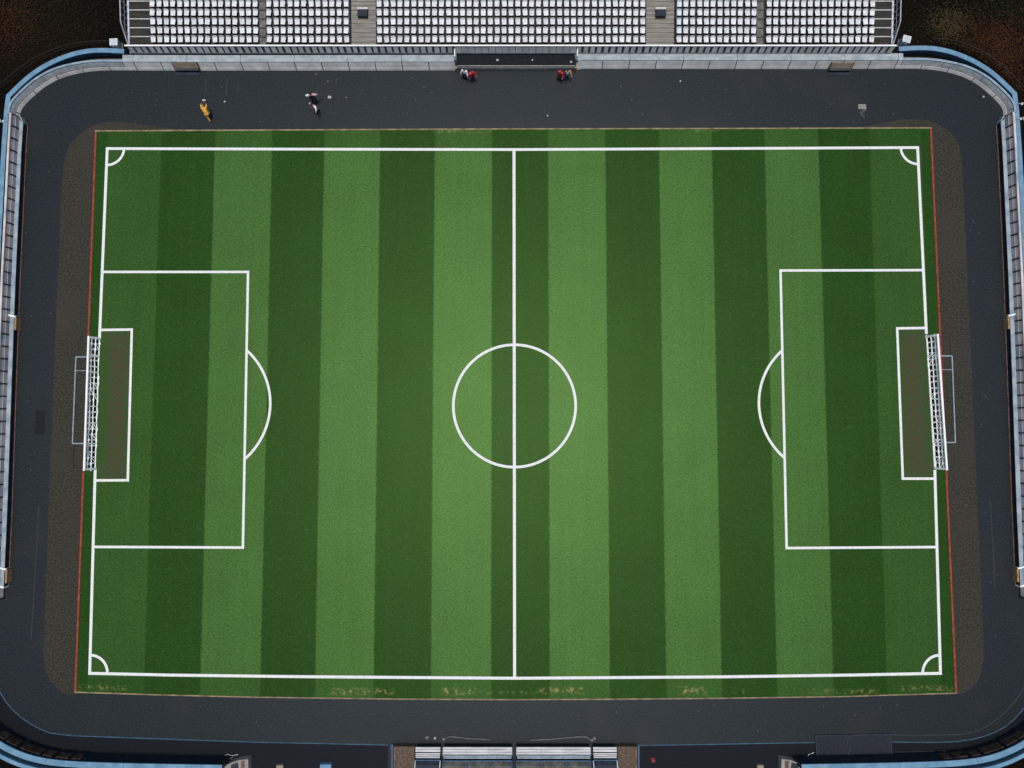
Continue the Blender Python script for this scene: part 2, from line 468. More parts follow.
# turf
top_edge = [(95.5, 131), (300, 130), (514, 129), (720, 128.6), (931, 128)]
bot_edge = [(956.5, 693), (840, 696.5), (720, 698.2), (600, 699.2), (514, 699.5), (400, 699), (250, 697), (150, 694.5), (75, 692)]
o = MB().sheet([P2(*p) for p in top_edge + bot_edge], 0.012).build('pitch_turf', M['grass']); tag(o, kind='structure')

# kerb edging round the turf (a real low edging)
def edging(pts, w, h, name, m):
    path = [P2(*p) for p in pts]
    o = MB().sweep(path, rect(-w / 2, 0.0, w / 2, h)).build(name, m); tag(o, kind='structure')
edging([(96, 131.6), (75.5, 691.4)], .20, .05, 'kerb_edging', M['red_kerb'])
edging([(930.7, 128.8), (956, 692.4)], .20, .05, 'kerb_edging', M['red_kerb'])
edging([(95, 131)] + top_edge[1:-1] + [(931.6, 128)], .17, .045, 'kerb_edging', M['tan_kerb'])
edging([(957, 693)] + bot_edge[1:-1] + [(74.5, 692)], .14, .045, 'kerb_edging', M['tan_kerb'])

# darker apron south of the track, its blue painted edge
apl = [(-40, 640), (-12, 668), (2, 697), (16, 714), (35, 727), (55, 735), (120, 737.5), (250, 742), (388, 745)]
apr = [(1064, 650), (1040, 685), (1026, 706), (1010, 724), (990, 735), (965, 741), (940, 742.5), (890, 742), (815, 742.5), (640, 745.5)]
south_l = [(388, 774), (120, 773), (50, 769), (14, 758), (-12, 742), (-60, 690)]
south_r = [(640, 774), (903, 772), (973, 768), (1009, 757), (1035, 741), (1083, 689)]
apl_c, apr_c = chaikin(apl[:-1], 1) + [apl[-1]], chaikin(apr[:-1], 1) + [apr[-1]]
for line, back in ((apl_c, south_l), (apr_c, south_r)):
    o = MB().sheet([P2(*p) for p in line + back], 0.005).build('apron', M['apron']); tag(o, kind='structure')
blue = MB()
blue.face_block(*stripe([P2(*p) for p in apl_c], .12, .010))
blue.face_block(*stripe([P2(*p) for p in apr_c], .12, .010))
blue.face_block(*stripe([P2(*p) for p in [(391.3, 745.5), (393.5, 772)]], .16, .010))
o = blue.build('track_lines', M['blue_paint']); tag(o, kind='structure')
thin = MB()
thin.face_block(*stripe([P2(*p) for p in chaikin([(890, 735), (940, 735.3), (967, 734), (985, 728), (1004, 714), (1016, 700), (1024, 688), (1040, 655)], 2)], .09, .009))
thin.face_block(*stripe([P2(*p) for p in [(890, 752.2), (920, 751.5), (951, 750.5)]], .07, .009))
thin.face_block(*stripe([P2(*p) for p in [(39, 505), (37, 545), (33.5, 600), (31, 640)]], .08, .006))
thin.face_block(*stripe([P2(*p) for p in [(990, 500), (992.5, 540), (995, 590)]], .08, .006))
o = thin.build('thin_track_lines', mat('grey_blue_line', (0.018, 0.028, 0.042), (0.032, 0.045, 0.060), scale=2)); tag(o, kind='structure')
scuff = MB()
for pts, w in (([(206.3, 79), (205.8, 90), (204.8, 97)], .07), ([(227.5, 78), (226.8, 88), (226, 95)], .07), ([(238.5, 80), (237.8, 93)], .05)):
    scuff.face_block(*stripe([P2(*p) for p in pts], w, .006))
o = scuff.build('track_scuffs', mat('scuff', (0.03, 0.03, 0.03), (0.055, 0.055, 0.05), scale=3)); tag(o, kind='structure')
patch = MB()
patch.sheet([P2(*p) for p in [(35.5, 410), (45.5, 410), (44.5, 434), (34.5, 434)]], .005)
o = patch.build('asphalt_patch', mat('patch_asphalt', (0.0022, 0.0040, 0.0066), (0.0095, 0.0130, 0.0180), scale=6, detail=9, rough=.5, spec=.14, bump=.3, lo=.4, hi=.62)); tag(o, kind='structure')

# pitch markings
ln = MB()
LW = .35
zc = [0.018]
def mark(pts, w=LW, world=False):
    ln.face_block(*stripe(pts if world else [P2(*p) for p in pts], w, zc[0]))
    zc[0] += 0.0025
def arc_world(c, r, a0, a1, n=48):
    return [(c[0] + r * math.cos(a0 + (a1 - a0) * i / n), c[1] + r * math.sin(a0 + (a1 - a0) * i / n)) for i in range(n + 1)]
mark([(105.9, 148.6), (300, 149.2), (514, 149.6), (720, 148.6), (919, 147.6)])
mark([(88.3, 673.2), (170, 675), (300, 676.6), (514, 678.2), (720, 676.8), (850, 675), (941.8, 673.2)])
mark([(107.3, 148.6), (99.6, 338)])
mark([(95.3, 470), (89.8, 673.2)])
mark([(917.5, 147.6), (926.3, 334)])
mark([(934.7, 470), (940.3, 673.2)])
mark([(99.2, 340), (95.4, 469)], .16)
mark([(926.4, 336), (934.6, 469)], .16)
mark([(514, 149.6), (514.6, 678)], .37)
cc = P2(514.5, 405.6)
mark(arc_world(cc, 7.72, 0, 2 * math.pi, 120), .33, True)
mark([(102, 272), (248.2, 272), (243, 547.5), (93.6, 546.8)], .31)
mark([(923, 270.2), (780.4, 270.6), (786.5, 548), (936.5, 547)], .31)
mark([(100, 330), (132, 329.6), (128, 480.2), (95.4, 480.4)], .31)
mark([(926, 328), (897, 328.4), (902.6, 478.6), (934.8, 478.6)], .31)
def arc3(a, b, c, w=.32):
    a, b, c = [Vector(P2(*p)) for p in (a, b, c)]
    d = 2 * (a.x * (b.y - c.y) + b.x * (c.y - a.y) + c.x * (a.y - b.y))
    ux = (a.length_squared * (b.y - c.y) + b.length_squared * (c.y - a.y) + c.length_squared * (a.y - b.y)) / d
    uy = (a.length_squared * (c.x - b.x) + b.length_squared * (a.x - c.x) + c.length_squared * (b.x - a.x)) / d
    o = Vector((ux, uy)); r = (a - o).length
    t0, t1, t2 = [math.atan2((p - o).y, (p - o).x) for p in (a, b, c)]
    def rel(t): 
        while t - t1 > math.pi: t -= 2 * math.pi
        while t - t1 < -math.pi: t += 2 * math.pi
        return t
    mark(arc_world(o, r, rel(t0), rel(t2), 40), w, True)
arc3((247, 350.5), (270.3, 400), (245, 459))
arc3((781.5, 351), (758.8, 400), (784.5, 458))
for (cx, cy), a0 in (((107.3, 148.6), -math.pi / 2), ((917.5, 147.6), math.pi), ((89.8, 673.2), 0), ((940.3, 673.2), math.pi / 2)):
    c = P2(cx, cy)
    mark(arc_world(c, 2.2, a0, a0 + math.pi / 2, 20), .32, True)
o = ln.build('pitch_markings', M['white_line']); tag(o, kind='structure')

# ------------------------------------------------------------------ goals
def goal(bt, bb, sgn, back_px, label):
    """bt/bb: pixel of the far and near post foot on the goal line; sgn -1 left, +1 right"""
    a, b = P(*bt), P(*bb)
    zc_, rp = 1.62, .14
    mid = (a + b) / 2
    root = empty('football_goal', (mid.x, mid.y, 0), label, 'goal', 'football goals')
    L_ = lambda p: Vector(p) - Vector((mid.x, mid.y, 0))
    a, b = L_(a), L_(b)
    up = Vector((sgn * .50, 0, zc_)); z0 = Vector((0, 0, .02))
    ax = (b - a).normalized()
    out = Vector((sgn, 0, 0))
    MB().tube([a + z0, a + up], rp).build('post', M['white_rail'], root, smooth=False)
    MB().tube([b + z0, b + up], rp).build('post', M['white_rail'], root)
    MB().tube([a + up - ax * rp, b + up + ax * rp], rp).build('crossbar', M['white_rail'], root)
    # net: hangs from the crossbar to a ground bar behind
    net = MB()
    n = 23; m = 3
    rnd = random.Random(3 if sgn > 0 else 4)
    def node(i, j):
        t_ = i / n; s_ = j / m
        p = a.lerp(b, t_)
        d = .08 + .45 * (1 - s_) + .05 * math.sin(math.pi * s_)
        return p + out * (d + rnd.uniform(-.05, .05)) + Vector((0, rnd.uniform(-.07, .07), zc_ * (1 - s_) + .05))
    grid = [[node(i, j) for j in range(m + 1)] for i in range(n + 1)]
    for i in range(n + 1):
        if rnd.random() < .93:
            net.tube(grid[i], rnd.uniform(.07, .11), 5)
    for j in range(m + 1):
        net.tube([grid[i][j] for i in range(n + 1)], (.05, .09, .07, .08)[j], 5)
    for i in range(n + 1):
        for j in range(1, m + 1):
            if rnd.random() < .8:
                net.ball(grid[i][j] + Vector((0, 0, .03)), rnd.uniform(.10, .17), (1, rnd.uniform(.8, 1.9), .6), 7, 5)
    for k in range(16):
        i = rnd.randrange(n); j = rnd.randrange(m)
        net.tube([grid[i][j], grid[i + 1][j + 1]], .05, 5)
    for e in (a, b):   # side nets
        for j in range(1, m + 1):
            s_ = j / m
            net.tube([e + out * .50 * (1 - s_) + Vector((0, 0, zc_ * (1 - s_) + .05)), e + out * (.08 + .45 * (1 - s_) + .05 * math.sin(math.pi * s_)) + Vector((0, 0, zc_ * (1 - s_) + .05))], .03, 5)
    net.build('net', M['net'], root)
    # net stays and rear ground frame
    y0, y1 = back_px[0][1], back_px[1][1]
    f0, f1 = L_(P(*back_px[0])), L_(P(*back_px[1]))
    zb = Vector((0, 0, .09))
    t0 = (f0.y - a.y) / (b.y - a.y); t1 = (f1.y - a.y) / (b.y - a.y)
    g0, g1 = a.lerp(b, t0), a.lerp(b, t1)
    fr = MB()
    fr.tube([f0 + zb, f1 + zb], .085, 6)
    fr.tube([g0 + out * .9 + zb, f0 + zb], .085, 6)
    fr.tube([g1 + out * .9 + zb, f1 + zb], .085, 6)
    fr.build('rear_frame', M['blue_steel'], root)
    k = .16
    MB().tube([g0.lerp(g1, k) + out * .9 + zb, f0.lerp(f1, k) + zb], .05, 5).build('cross_rail', M['blue_steel'], root)
    for e, ff in ((a, f0), (b, f1)):
        q = Vector((ff.x - sgn * .12, e.y, .06))
        MB().tube([e + out * .9 + Vector((0, 0, .06)), q, ff + Vector((-sgn * .1, 0, .06))], .035, 5).build('stay_rail', M['wire'], root)
    for gg in (g0, g1):
        MB().tube([gg + up, gg + out * .08 + Vector((0, 0, .1))], .09, 6).build('net_support', M['white_rail'], root)

    # added dark sheet: paints the shade on the ground under the net
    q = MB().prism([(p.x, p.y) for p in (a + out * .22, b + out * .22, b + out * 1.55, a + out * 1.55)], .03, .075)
    q.build('net_shade_sheet', M['net_shade'], root)
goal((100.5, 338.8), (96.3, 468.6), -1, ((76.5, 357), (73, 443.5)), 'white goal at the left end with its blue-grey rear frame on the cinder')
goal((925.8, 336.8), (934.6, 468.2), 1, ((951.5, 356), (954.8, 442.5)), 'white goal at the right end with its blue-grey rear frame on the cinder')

# ------------------------------------------------------------------ perimeter walls (north corners)
ZW, BAT = 1.25, .55
def panel_course(path, sign, w, d0, d1, z0, z1, gap=.05, prof=None):
    mb = MB(); s = 0.0; n = plen(path)
    while s < n - .3:
        e = min(n, s + w)
        q = subpath(path, s + gap / 2, e - gap / 2)
        if len(q) > 1:
            mb.sweep(q, prof or rect(d0, z0, d1, z1), sign)
        s = e
    return mb
def corner_wall(right):
    sign = -1.0 if right else 1.0
    T = (lambda p: P2(mir(p[0]) + .5, p[1] - 1.6)) if right else (lambda p: P2(*p))
    pts = [T(p) for p in chaikin(base_nw[:1] + base_nw[2:], 2)]
    if right:
        pts[0] = P2(575.5, 70.0)
    side = 'right' if right else 'left'
    root = empty('perimeter_wall', (0, 0, 0), 'grey panelled wall with pale blue coping, curving round the top %s corner of the track' % side, 'wall', 'perimeter walls')
    def bat(z): return BAT * z / ZW
    def face(z0, z1, out, thick): return [(bat(z0) - out, z0), (bat(z0) + thick, z0), (bat(z1) + thick, z1), (bat(z1) - out, z1)]
    MB().sweep(pts, [(.06, 0), (1.22, 0), (1.10, .35), (BAT + .38, .36), (BAT + .38, ZW - .24), (BAT + .04, ZW - .24)], sign).build('core', M['dark_joint'], root)
    panel_course(pts, sign, 3.45, 0, 0, 0, 0, .11, prof=face(.04, .42, .04, .035)).build('lower_course', M['panel'], root)
    n_ = plen(pts)
    cand = [n_ * i / 300 for i in range(301)]
    xe = P2(903, 60, ZW)[0] if right else P2(122, 60, ZW)[0]
    sc_ = next(q for q in cand if (along(pts, q)[0].x - xe) * sign < 0)
    str_, cor_ = subpath(pts, 0, sc_), subpath(pts, sc_, n_)
    panel_course(str_, sign, 3.45, 0, 0, 0, 0, .11, prof=face(.49, ZW - .19, .01, .035)).build('upper_course', M['panel'], root)
    panel_course(cor_, sign, 5.2, 0, 0, 0, 0, .05, prof=face(.49, ZW - .55, .01, .035)).build('upper_course', M['panel_blue'], root)
    panel_course(cor_, sign, 5.2, 0, 0, 0, 0, .05, prof=face(ZW - .50, ZW - .19, .0, .035)).build('top_course', M['ledge_pale'], root)
    panel_course(str_, sign, 6.9, BAT - .06, BAT + .40, ZW - .185, ZW, .05).build('coping', M['coping'], root)
    panel_course(str_, sign, 6.9, BAT + .42, BAT + .86, .36, ZW - .06, .05).build('ledge', M['ledge_pale'], root)
    panel_course(cor_, sign, 6.9, BAT - .06, BAT + .20, ZW - .185, ZW, .05).build('coping', M['coping_blue'], root)
    MB().sweep(cor_, rect(BAT + .40, .37, BAT + .66, .60), sign).build('ledge', M['ledge'], root)
    return root, pts, sign
nw_root, nw_pts, _ = corner_wall(False)
ne_root, ne_pts, _ = corner_wall(True)

# service hatches in the north wall
def wall_hatch(px0, px1, label):
    a, b = P(px0, 70.5), P(px1, 70.5)
    w = b.x - a.x
    root = empty('wall_hatch', ((a.x + b.x) / 2, a.y - .04, 0), label, 'hatch', 'service hatches in the top wall')
    rx = Matrix.Rotation(-math.atan(BAT / ZW), 3, 'X')
    MB().box((0, .22, .92), (w, .08, .78), M=rx).build('tan_shutter', M['tan_panel'], root)
    MB().box((0, -.08, .24), (w * .97, .14, .46)).build('door_leaf', M['hatch'], root)
    for sx in (-1, 1): MB().box((sx * (w / 2 + .06), .16, .68), (.1, .16, 1.34), M=rx).build('jamb', M['dark_joint'], root)
    MB().box((0, -.10, .52), (w, .30, .06)).build('hood', M['dark_joint'], root)
    MB().box((0, -.42, .05), (w * 1.02, .5, .09)).build('threshold_grate', M['navy'], root)
wall_hatch(177, 200.5, 'tan shuttered hatch in the grey wall above the yellow-clad person')
wall_hatch(828, 849, 'tan shuttered hatch in the grey wall near the top right corner')

# outer rim walls in sky blue
def rim(right):
    sign = -1.0 if right else 1.0
    z = 1.0
    T = (lambda p: P2(mir(p[0]), p[1] - 2.4, z)) if right else (lambda p: P2(p[0], p[1], z))
    curve = chaikin([(124, 51.5), (104, 50.2), (86, 51), (66, 56), (46, 65), (28, 77), (8.5, 96)], 2)
    pts = [T(p) for p in curve + [(6.5, 112), (4.5, 140), (2.6, 170), (-1, 240), (-5.5, 330), (-14, 520)]]
    side = 'right' if right else 'left'
    root = empty('rim_wall', (0, 0, 0), 'sky blue outer rim wall bending round the top %s corner beside dark earth' % side, 'wall', 'outer rim walls')
    MB().sweep(pts, rect(-.20, -.02, .25, z - .10), sign).build('body', M['rim_body'], root)
    panel_course(pts, sign, 9.0, -.27, .33, z - .095, z, .03).build('cap', M['rim_blue'], root)
rim(False); rim(True)

# side walls and low barriers along the touch ends
def side_run(right):
    sign = 1.0 if right else -1.0            # runs north to south; outward is west / east
    sg = -sign
    T = (lambda x, y, z: P2(1024 - x, y - 1, z)) if right else (lambda x, y, z: P2(x, y, z))
    side = 'right' if right else 'left'
    path = [T(19.6, 117, .85), T(17.6, 150, .85), T(11.3, 280, .85), T(2.6, 510, .85), T(-1, 600, .85)]
    root = empty('side_wall', (0, 0, 0), 'pinkish panelled wall with dark posts behind the low barrier on the %s side' % side, 'wall', 'walls along the pitch ends')
    s_ = -sign if False else (1.0 if not right else -1.0)
    MB().sweep(path, [(.05, 0), (.42, 0), (.42, 1.88), (.33, 1.88)], s_).build('core', M['dark_joint'], root)
    panel_course(path, s_, 1.56, 0, 0, 0, 0, .10, prof=[(-.02, .2), (.045, .2), (.32, 1.90), (.27, 1.90)]).build('panel_course', M['panel_warm'], root)
    MB().sweep(path, rect(.22, 1.905, .48, 2.02), s_).build('coping', M['panel_warm'], root)
    n = plen(path); s = 0.0
    while s < n:
        a, d = along(path, s)
        MB().sweep(subpath(path, max(0, s - .08), s + .08), [(-.16, .2), (-.03, .2), (.26, 1.89), (.14, 1.89)], s_).build('post', M['navy'], root)
        s += 1.56
    # pipe along the foot of the panels
    rl = MB(); rl.sweep(path, rect(.10, 1.3, .15, 1.35), s_); rl.build('pipe', M['grey_steel'], root)
    # barrier
    bpath = [T(28, 126, 0), T(26.4, 150, 0), T(20.5, 280, 0), T(16.8, 380, 0), T(12.4, 510, 0), T(9, 585, 0)]
    br = empty('pitch_barrier', (0, 0, 0), 'long low navy barrier with blue-grey top and brown foot rail, %s side of the track' % side, 'barrier', 'low barriers along the pitch ends')
    MB().sweep(bpath, rect(.04, .0, .16, .80), s_).build('navy_board', M['navy'], br)
    MB().sweep(bpath, rect(-.09, .0, .038, .11), s_).build('foot_rail', M['rust'], br)
    # top deck reaches back to the wall
    tl = []
    for p, q in zip([(28, 126), (26.4, 150), (20.5, 280), (16.8, 380), (12.4, 510), (9, 585)], [(19.6, 120), (17.6, 150), (11.3, 280), (7.2, 390), (2.6, 510), (0, 585)]):
        a = Vector(T(p[0], p[1], 0)); tl.append((a, Vector(T(q[0], q[1], .85))))
    dk = MB(); n_ = len(tl)
    for k in range(n_ - 1):
        a0, b0 = tl[k]; a1, b1 = tl[k + 1]
        o0 = Vector((-1 if not right else 1, 0)) * .02
        dk.prism([tuple(a0 + o0), tuple(b0), tuple(b1), tuple(a1 + o0)], .805, .87)
    # remove doubled inner faces by keeping a small gap: sections read as long slabs
    dk.build('top_slab', M['barrier_top'], br)
    e = MB()
    a0, b0 = tl[0]
    e.prism([tuple(a0 + Vector((0, .03))), tuple(b0 + Vector((0, .35))), tuple(b0 + Vector((0, .6))), tuple(a0 + Vector((0, .18)))], 0, .88)
    e.build('end_panel', M['barrier_top'], br)
    a1, b1 = tl[-1]
    e = MB(); e.prism([tuple(a1 + Vector((0, -.03))), tuple(b1 + Vector((0, -.03))), tuple(b1 + Vector((0, -.3))), tuple(a1 + Vector((0, -.22)))], 0, .9)
    e.build('end_panel', M['white_rail'], br)
    # bracket post halfway, ochre post at the near end
    for (x, y, lab) in ((19.8, 318, 'pale bracket with an ochre post halfway along the %s barrier' % side), (10.8, 568, 'ochre post with steel foot at the near end of the %s barrier' % side)):
        p = T(x, y, 0)
        k = 1 if not right else -1
        r_ = empty('barrier_post', (p[0], p[1], 0), lab, 'post', 'ochre posts on the barriers')
        MB().box((.10 * k, -.85, .45), (.22, 1.6, .9)).build('ochre_board', M['ochre'], r_)
        MB().box((-.35 * k, .12, .92), (.95, .2, .09), rz=-.25 * k).build('bracket_arm', M['white_rail'], r_)
        MB().tube([(.12 * k, .12, 0), (.12 * k, .12, .9)], .07).build('upright', M['grey_steel'], r_)
side_run(False); side_run(True)

# ------------------------------------------------------------------ grandstand
ROW_Z, ROW_D = .12, 1.10
YPAR = P(512, 53.4, ZW - .06).y
PBAT = .24
ZP = HC - (YPAR + PBAT - CAM.y) / ((P(512, 46.3, 0).y - CAM.y) / HC)
Z0 = ZP - .80
YF1 = P(512, 36.9, Z0 + ROW_Z).y
def Yf(k): return YF1 + (k - 1) * ROW_D
def XS(px, py=39.0, z=Z0 + .4): return P(px, py, z).x
XL, XR = XS(127.8), XS(893.2)
NROW = 7
root = empty('grandstand', ((XL + XR) / 2, YPAR, 0), 'long stepped grandstand with white front rail and wooden stairs behind the top touchline', 'grandstand')
ox, oy = root.location.x, root.location.y
class SB(MB):
    def build(self, name, material, parent=None, **kw):
        self.v = [(x - ox, y - oy, z) for x, y, z in self.v]
        return super().build(name, material, parent, **kw)
tb = SB()
pts = [(YPAR + .50, Z0)]
for k in range(1, NROW):
    pts += [(Yf(k), Z0 + (k - 1) * ROW_Z), (Yf(k), Z0 + k * ROW_Z)]
pts += [(Yf(NROW) + 1.2, Z0 + (NROW - 1) * ROW_Z), (Yf(NROW) + 1.2, 0), (YPAR + .50, 0)]
n = len(pts)
vs = [(XL, y, z) for y, z in pts] + [(XR, y, z) for y, z in pts]
fs = [tuple(range(n)), tuple(range(2 * n - 1, n - 1, -1))] + [(i, n + i, n + (i + 1) % n, (i + 1) % n) for i in range(n)]
tb.face_block(vs, fs); tb.build('terrace', M['terrace'], root)
# front parapet, dark board with pale pilasters
def yz_prism(x0, x1, yz):
    n_ = len(yz)
    return SB().face_block([(x0, y, z) for y, z in yz] + [(x1, y, z) for y, z in yz], [tuple(range(n_)), tuple(range(2 * n_ - 1, n_ - 1, -1))] + [(i, n_ + i, n_ + (i + 1) % n_, (i + 1) % n_) for i in range(n_)])
yz_prism(XL, XR, [(YPAR + .07, 0), (YPAR + .07, ZW), (YPAR + PBAT + .05, ZP), (YPAR + PBAT + .22, ZP), (YPAR + .29, 0)]).build('parapet', M['dark_joint'], root)
x = XL + .15; rnd = random.Random(5)
DUG0, DUG1 = XS(457, 50, ZP), XS(574, 50, ZP)
while x < XR - .4:
    w = .56 + rnd.uniform(-.06, .06)
    if DUG0 - .5 < x < DUG1 - .2: w = .80
    j_ = rnd.uniform(-.02, .02); zt = ZP - .05 - rnd.uniform(0, .12); yt = YPAR + .005 + PBAT * (zt - ZW) / (ZP - ZW)
    yz_prism(x, x + w, [(YPAR + .005 + j_, ZW - .02), (YPAR + .069, ZW - .02), (yt + .04, zt), (yt + j_, zt)]).build('pilaster', M['panel'], root)
    x += .865
SB().box2(XL - .05, YPAR - .06, ZW - .05, XR + .05, YPAR - .025, ZW + .14).build('base_band', M['ledge'], root)
SB().box2(XL - .12, YPAR + PBAT - .03, ZP + .005, XR + .12, YPAR + PBAT + .14, ZP + .12).build('front_rail', M['white_rail'], root)
# stairs: planks on half steps
def stair(px0, px1, label):
    mb = SB(); x0, x1 = XS(px0), XS(px1)
    for k in range(NROW - 1):
        za = Z0 + k * ROW_Z
        ya, yb = (YPAR + .51 if k == 0 else Yf(k) + .004), Yf(k + 1) - .004
        h = (yb - ya)
        mb.box2(x0, ya, za + .004, x1, yb - h / 2, za + .03)
        mb.box2(x0, yb - h / 2 + .01, za + .004, x1, yb, za + ROW_Z / 2 + .03)
    o = mb.build('wooden_stair', M['plank'], root)
    return x0, x1
GT = mat('grey_tread', (0.09, 0.085, 0.08), (0.16, 0.15, 0.14), scale=2, rough=.8)
stL = stair(351, 375.5, 'left'); stR = stair(646.5, 674.5, 'right')
for x0, x1 in ((XL + .1, XS(148.6)), (XS(875.2), XR - .1), (XS(258.5), XS(265.2)), (XS(757.5), XS(764.2))):
    wide = (x1 - x0) > 1.5
    for k in range(1, NROW):
        SB().box2(x0, Yf(k) - .03, Z0 + k * ROW_Z - .06, x1, Yf(k) + (.10 if wide else .04), Z0 + k * ROW_Z + .02).build('step_nosing', M['nosing'] if wide else GT, root)
for x0, x1 in ((XS(258.2), XS(265.4)), (XS(757.2), XS(764.5))):
    for k in range(NROW - 1):
        SB().box2(x0 + .05, (YPAR + .55 if k == 0 else Yf(k) + .12), Z0 + k * ROW_Z + .003, x1 - .05, Yf(k + 1) - .05, Z0 + k * ROW_Z + .02).build('aisle_tread', GT, root)
# raked hand rails dividing the blocks from the wide stairs
for x in (stL[0] - .12, stR[1] + .12):
    hr = SB()
    hr.tube([(x, Yf(1), Z0 + 1.0), (x, Yf(NROW - 1), Z0 + 1.0 + (NROW - 2) * ROW_Z)], .045, 6)
    for k in range(1, NROW):
        hr.tube([(x, Yf(k) - .1, Z0 + (k - 1) * ROW_Z), (x, Yf(k) - .1, Z0 + (k - 1) * ROW_Z + .97)], .03, 6)
    hr.build('stair_handrail', M['blue_frame'], root)
# end screens
for right in (False, True):
    x = XR if right else XL
    s = 1 if right else -1
    sc = SB()
    ztop = lambda y: None
    y0, y1 = YPAR - .05, Yf(NROW) + .8
    slope = ROW_Z / ROW_D
    zb = lambda y: Z0 + .15 + max(0, (y - Yf(1))) * slope
    ya = Yf(2) - .2
    top0, topa, top1 = Vector((x, y0, ZW)), Vector((x + s * .06, ya, zb(ya) + 1.75)), Vector((x + s * .06, y1, zb(y1) + 1.75))
    sc.tube([top0, topa, top1], .075, 6)
    nb = SB()
    nb.box2(x - .11, YPAR + .3, Z0, x + .11, Yf(1) - .9, Z0 + .25)
    for k in range(0, NROW):
        ym = Yf(k + 1) - .5
        nb.box((x, ym, zb(ym)), (.22, ROW_D * 1.02, .18), M=Matrix.Rotation(math.atan(slope), 3, 'X'))
    nb.build('end_kerb', M['white_rail'], root)
    for k in range(10):
        y = y0 + .6 + k * .82
        if y > y1: break
        t_ = (y - y0) / (ya - y0)
        zt = (top0.z + (topa.z - top0.z) * t_) if y < ya else zb(y) + 1.75
        sc.tube([(x, y, zb(y)), (x + s * .05, y, zt)], .05, 6)
    sc.tube([(x, YPAR + .2, zb(YPAR)), (x + s * .03, ya, zb(ya) + .9), (x + s * .03, y1, zb(y1) + .9)], .035, 6)
    sc.build('end_railing', M['grey_steel'], root)
# two dark hatches over the stairs (vomitory lights)
def stair_hatch(px, label):
    x, z = XS(px), Z0 + 3 * ROW_Z
    y = P(px, 12.5, z + .6).y
    r_ = empty('stair_hatch', (x, y, Z0 + 3 * ROW_Z), label, 'hatch', 'dark hatches on the wooden stairs')
    MB().box((0, 0, .30), (1.28, .92, .58)).build('box', M['hatch'], r_, bevel=.02)
    MB().box((0, .62, .46), (1.35, .28, .14)).build('lintel', M['nosing'], r_)
    MB().box((0, 0, .60), (1.0, .66, .02)).build('lid', M['navy'], r_)
stair_hatch(363, 'dark square hatch on the left wooden stairs of the grandstand')
stair_hatch(660.5, 'dark square hatch on the right wooden stairs of the grandstand')

# ---- seats
def seat_mb():
    mb = MB()
    w = .62
    # pan: slightly dished, rounded front
    nx, ny = 4, 4
    vs, fs = [], []
    for j in range(ny + 1):
        for i in range(nx + 1):
            u = i / nx - .5; v = j / ny
            kk = 1.0 - .10 * (1 - v) * (abs(u) * 2) ** 2
            vs.append((u * w * kk, -.64 + .64 * v, .44 - .03 * math.cos(u * math.pi) - (.035 if j == 0 else 0)))
    for j in range(ny + 1):
        for i in range(nx + 1):
            x, y, z = vs[j * (nx + 1) + i]
            vs.append((x, y, z - .04))
    N = (nx + 1) * (ny + 1)
    for j in range(ny):
        for i in range(nx):
            a = j * (nx + 1) + i
            fs.append((a, a + 1, a + nx + 2, a + nx + 1)); fs.append((N + a, N + a + nx + 1, N + a + nx + 2, N + a + 1))
    edge = [i for i in range(nx + 1)] + [(j + 1) * (nx + 1) - 1 for j in range(1, ny + 1)] + [ny * (nx + 1) + i for i in range(nx - 1, -1, -1)] + [j * (nx + 1) for j in range(ny - 1, 0, -1)]
    for a, b in zip(edge, edge[1:] + edge[:1]):
        fs.append((a, N + a, N + b, b))
    mb.face_block(vs, fs)
    # back: curved shell, rounded top corners
    vs, fs = [], []
    for k in (0, 1):
        for j in range(4):
            for i in range(nx + 1):
                u = i / nx - .5; v = j / 3
                kk = 1 - .14 * (v ** 3)
                vs.append((u * w * kk, -.01 + .07 * v + k * .035 - .03 * (abs(u) * 2) ** 2,   .43 + .20 * v - (.03 if (j == 3 and i in (0, nx)) else 0)))
    N = 4 * (nx + 1)
    for j in range(3):
        for i in range(nx):
            a = j * (nx + 1) + i
            fs.append((a, a + 1, a + nx + 2, a + nx + 1)); fs.append((N + a, N + a + nx + 1, N + a + nx + 2, N + a + 1))
    edge = [i for i in range(nx + 1)] + [(j + 1) * (nx + 1) - 1 for j in range(1, 4)] + [3 * (nx + 1) + i for i in range(nx - 1, -1, -1)] + [j * (nx + 1) for j in range(2, 0, -1)]
    for a, b in zip(edge, edge[1:] + edge[:1]):
        fs.append((a, N + a, N + b, b))
    mb.face_block(vs, fs)
    # bracket to the riser
    mb.box((0, -.10, .22), (.10, .10, .40)); mb.box((0, -.04, .20), (.3, .06, .1))
    return mb
blocks = [('far left block', 149.7, 259.4, 16), ('left inner block', 266.0, 350.0, 12), ('long middle block', 376.0, 646.0, 39), ('right inner block', 675.3, 757.0, 12), ('far right block', 765.0, 875.0, 16)]
ORD = ['', 'first', 'second', 'third', 'fourth', 'fifth', 'sixth', 'seventh', 'eighth', 'ninth', 'tenth', 'eleventh', 'twelfth', 'thirteenth', 'fourteenth', 'fifteenth', 'sixteenth', 'seventeenth', 'eighteenth', 'nineteenth']
ROWN = ['front', 'second', 'third', 'fourth', 'fifth', 'sixth']
proto = None
rest = MB()
srnd = random.Random(11)
sm = seat_mb()
count = 0
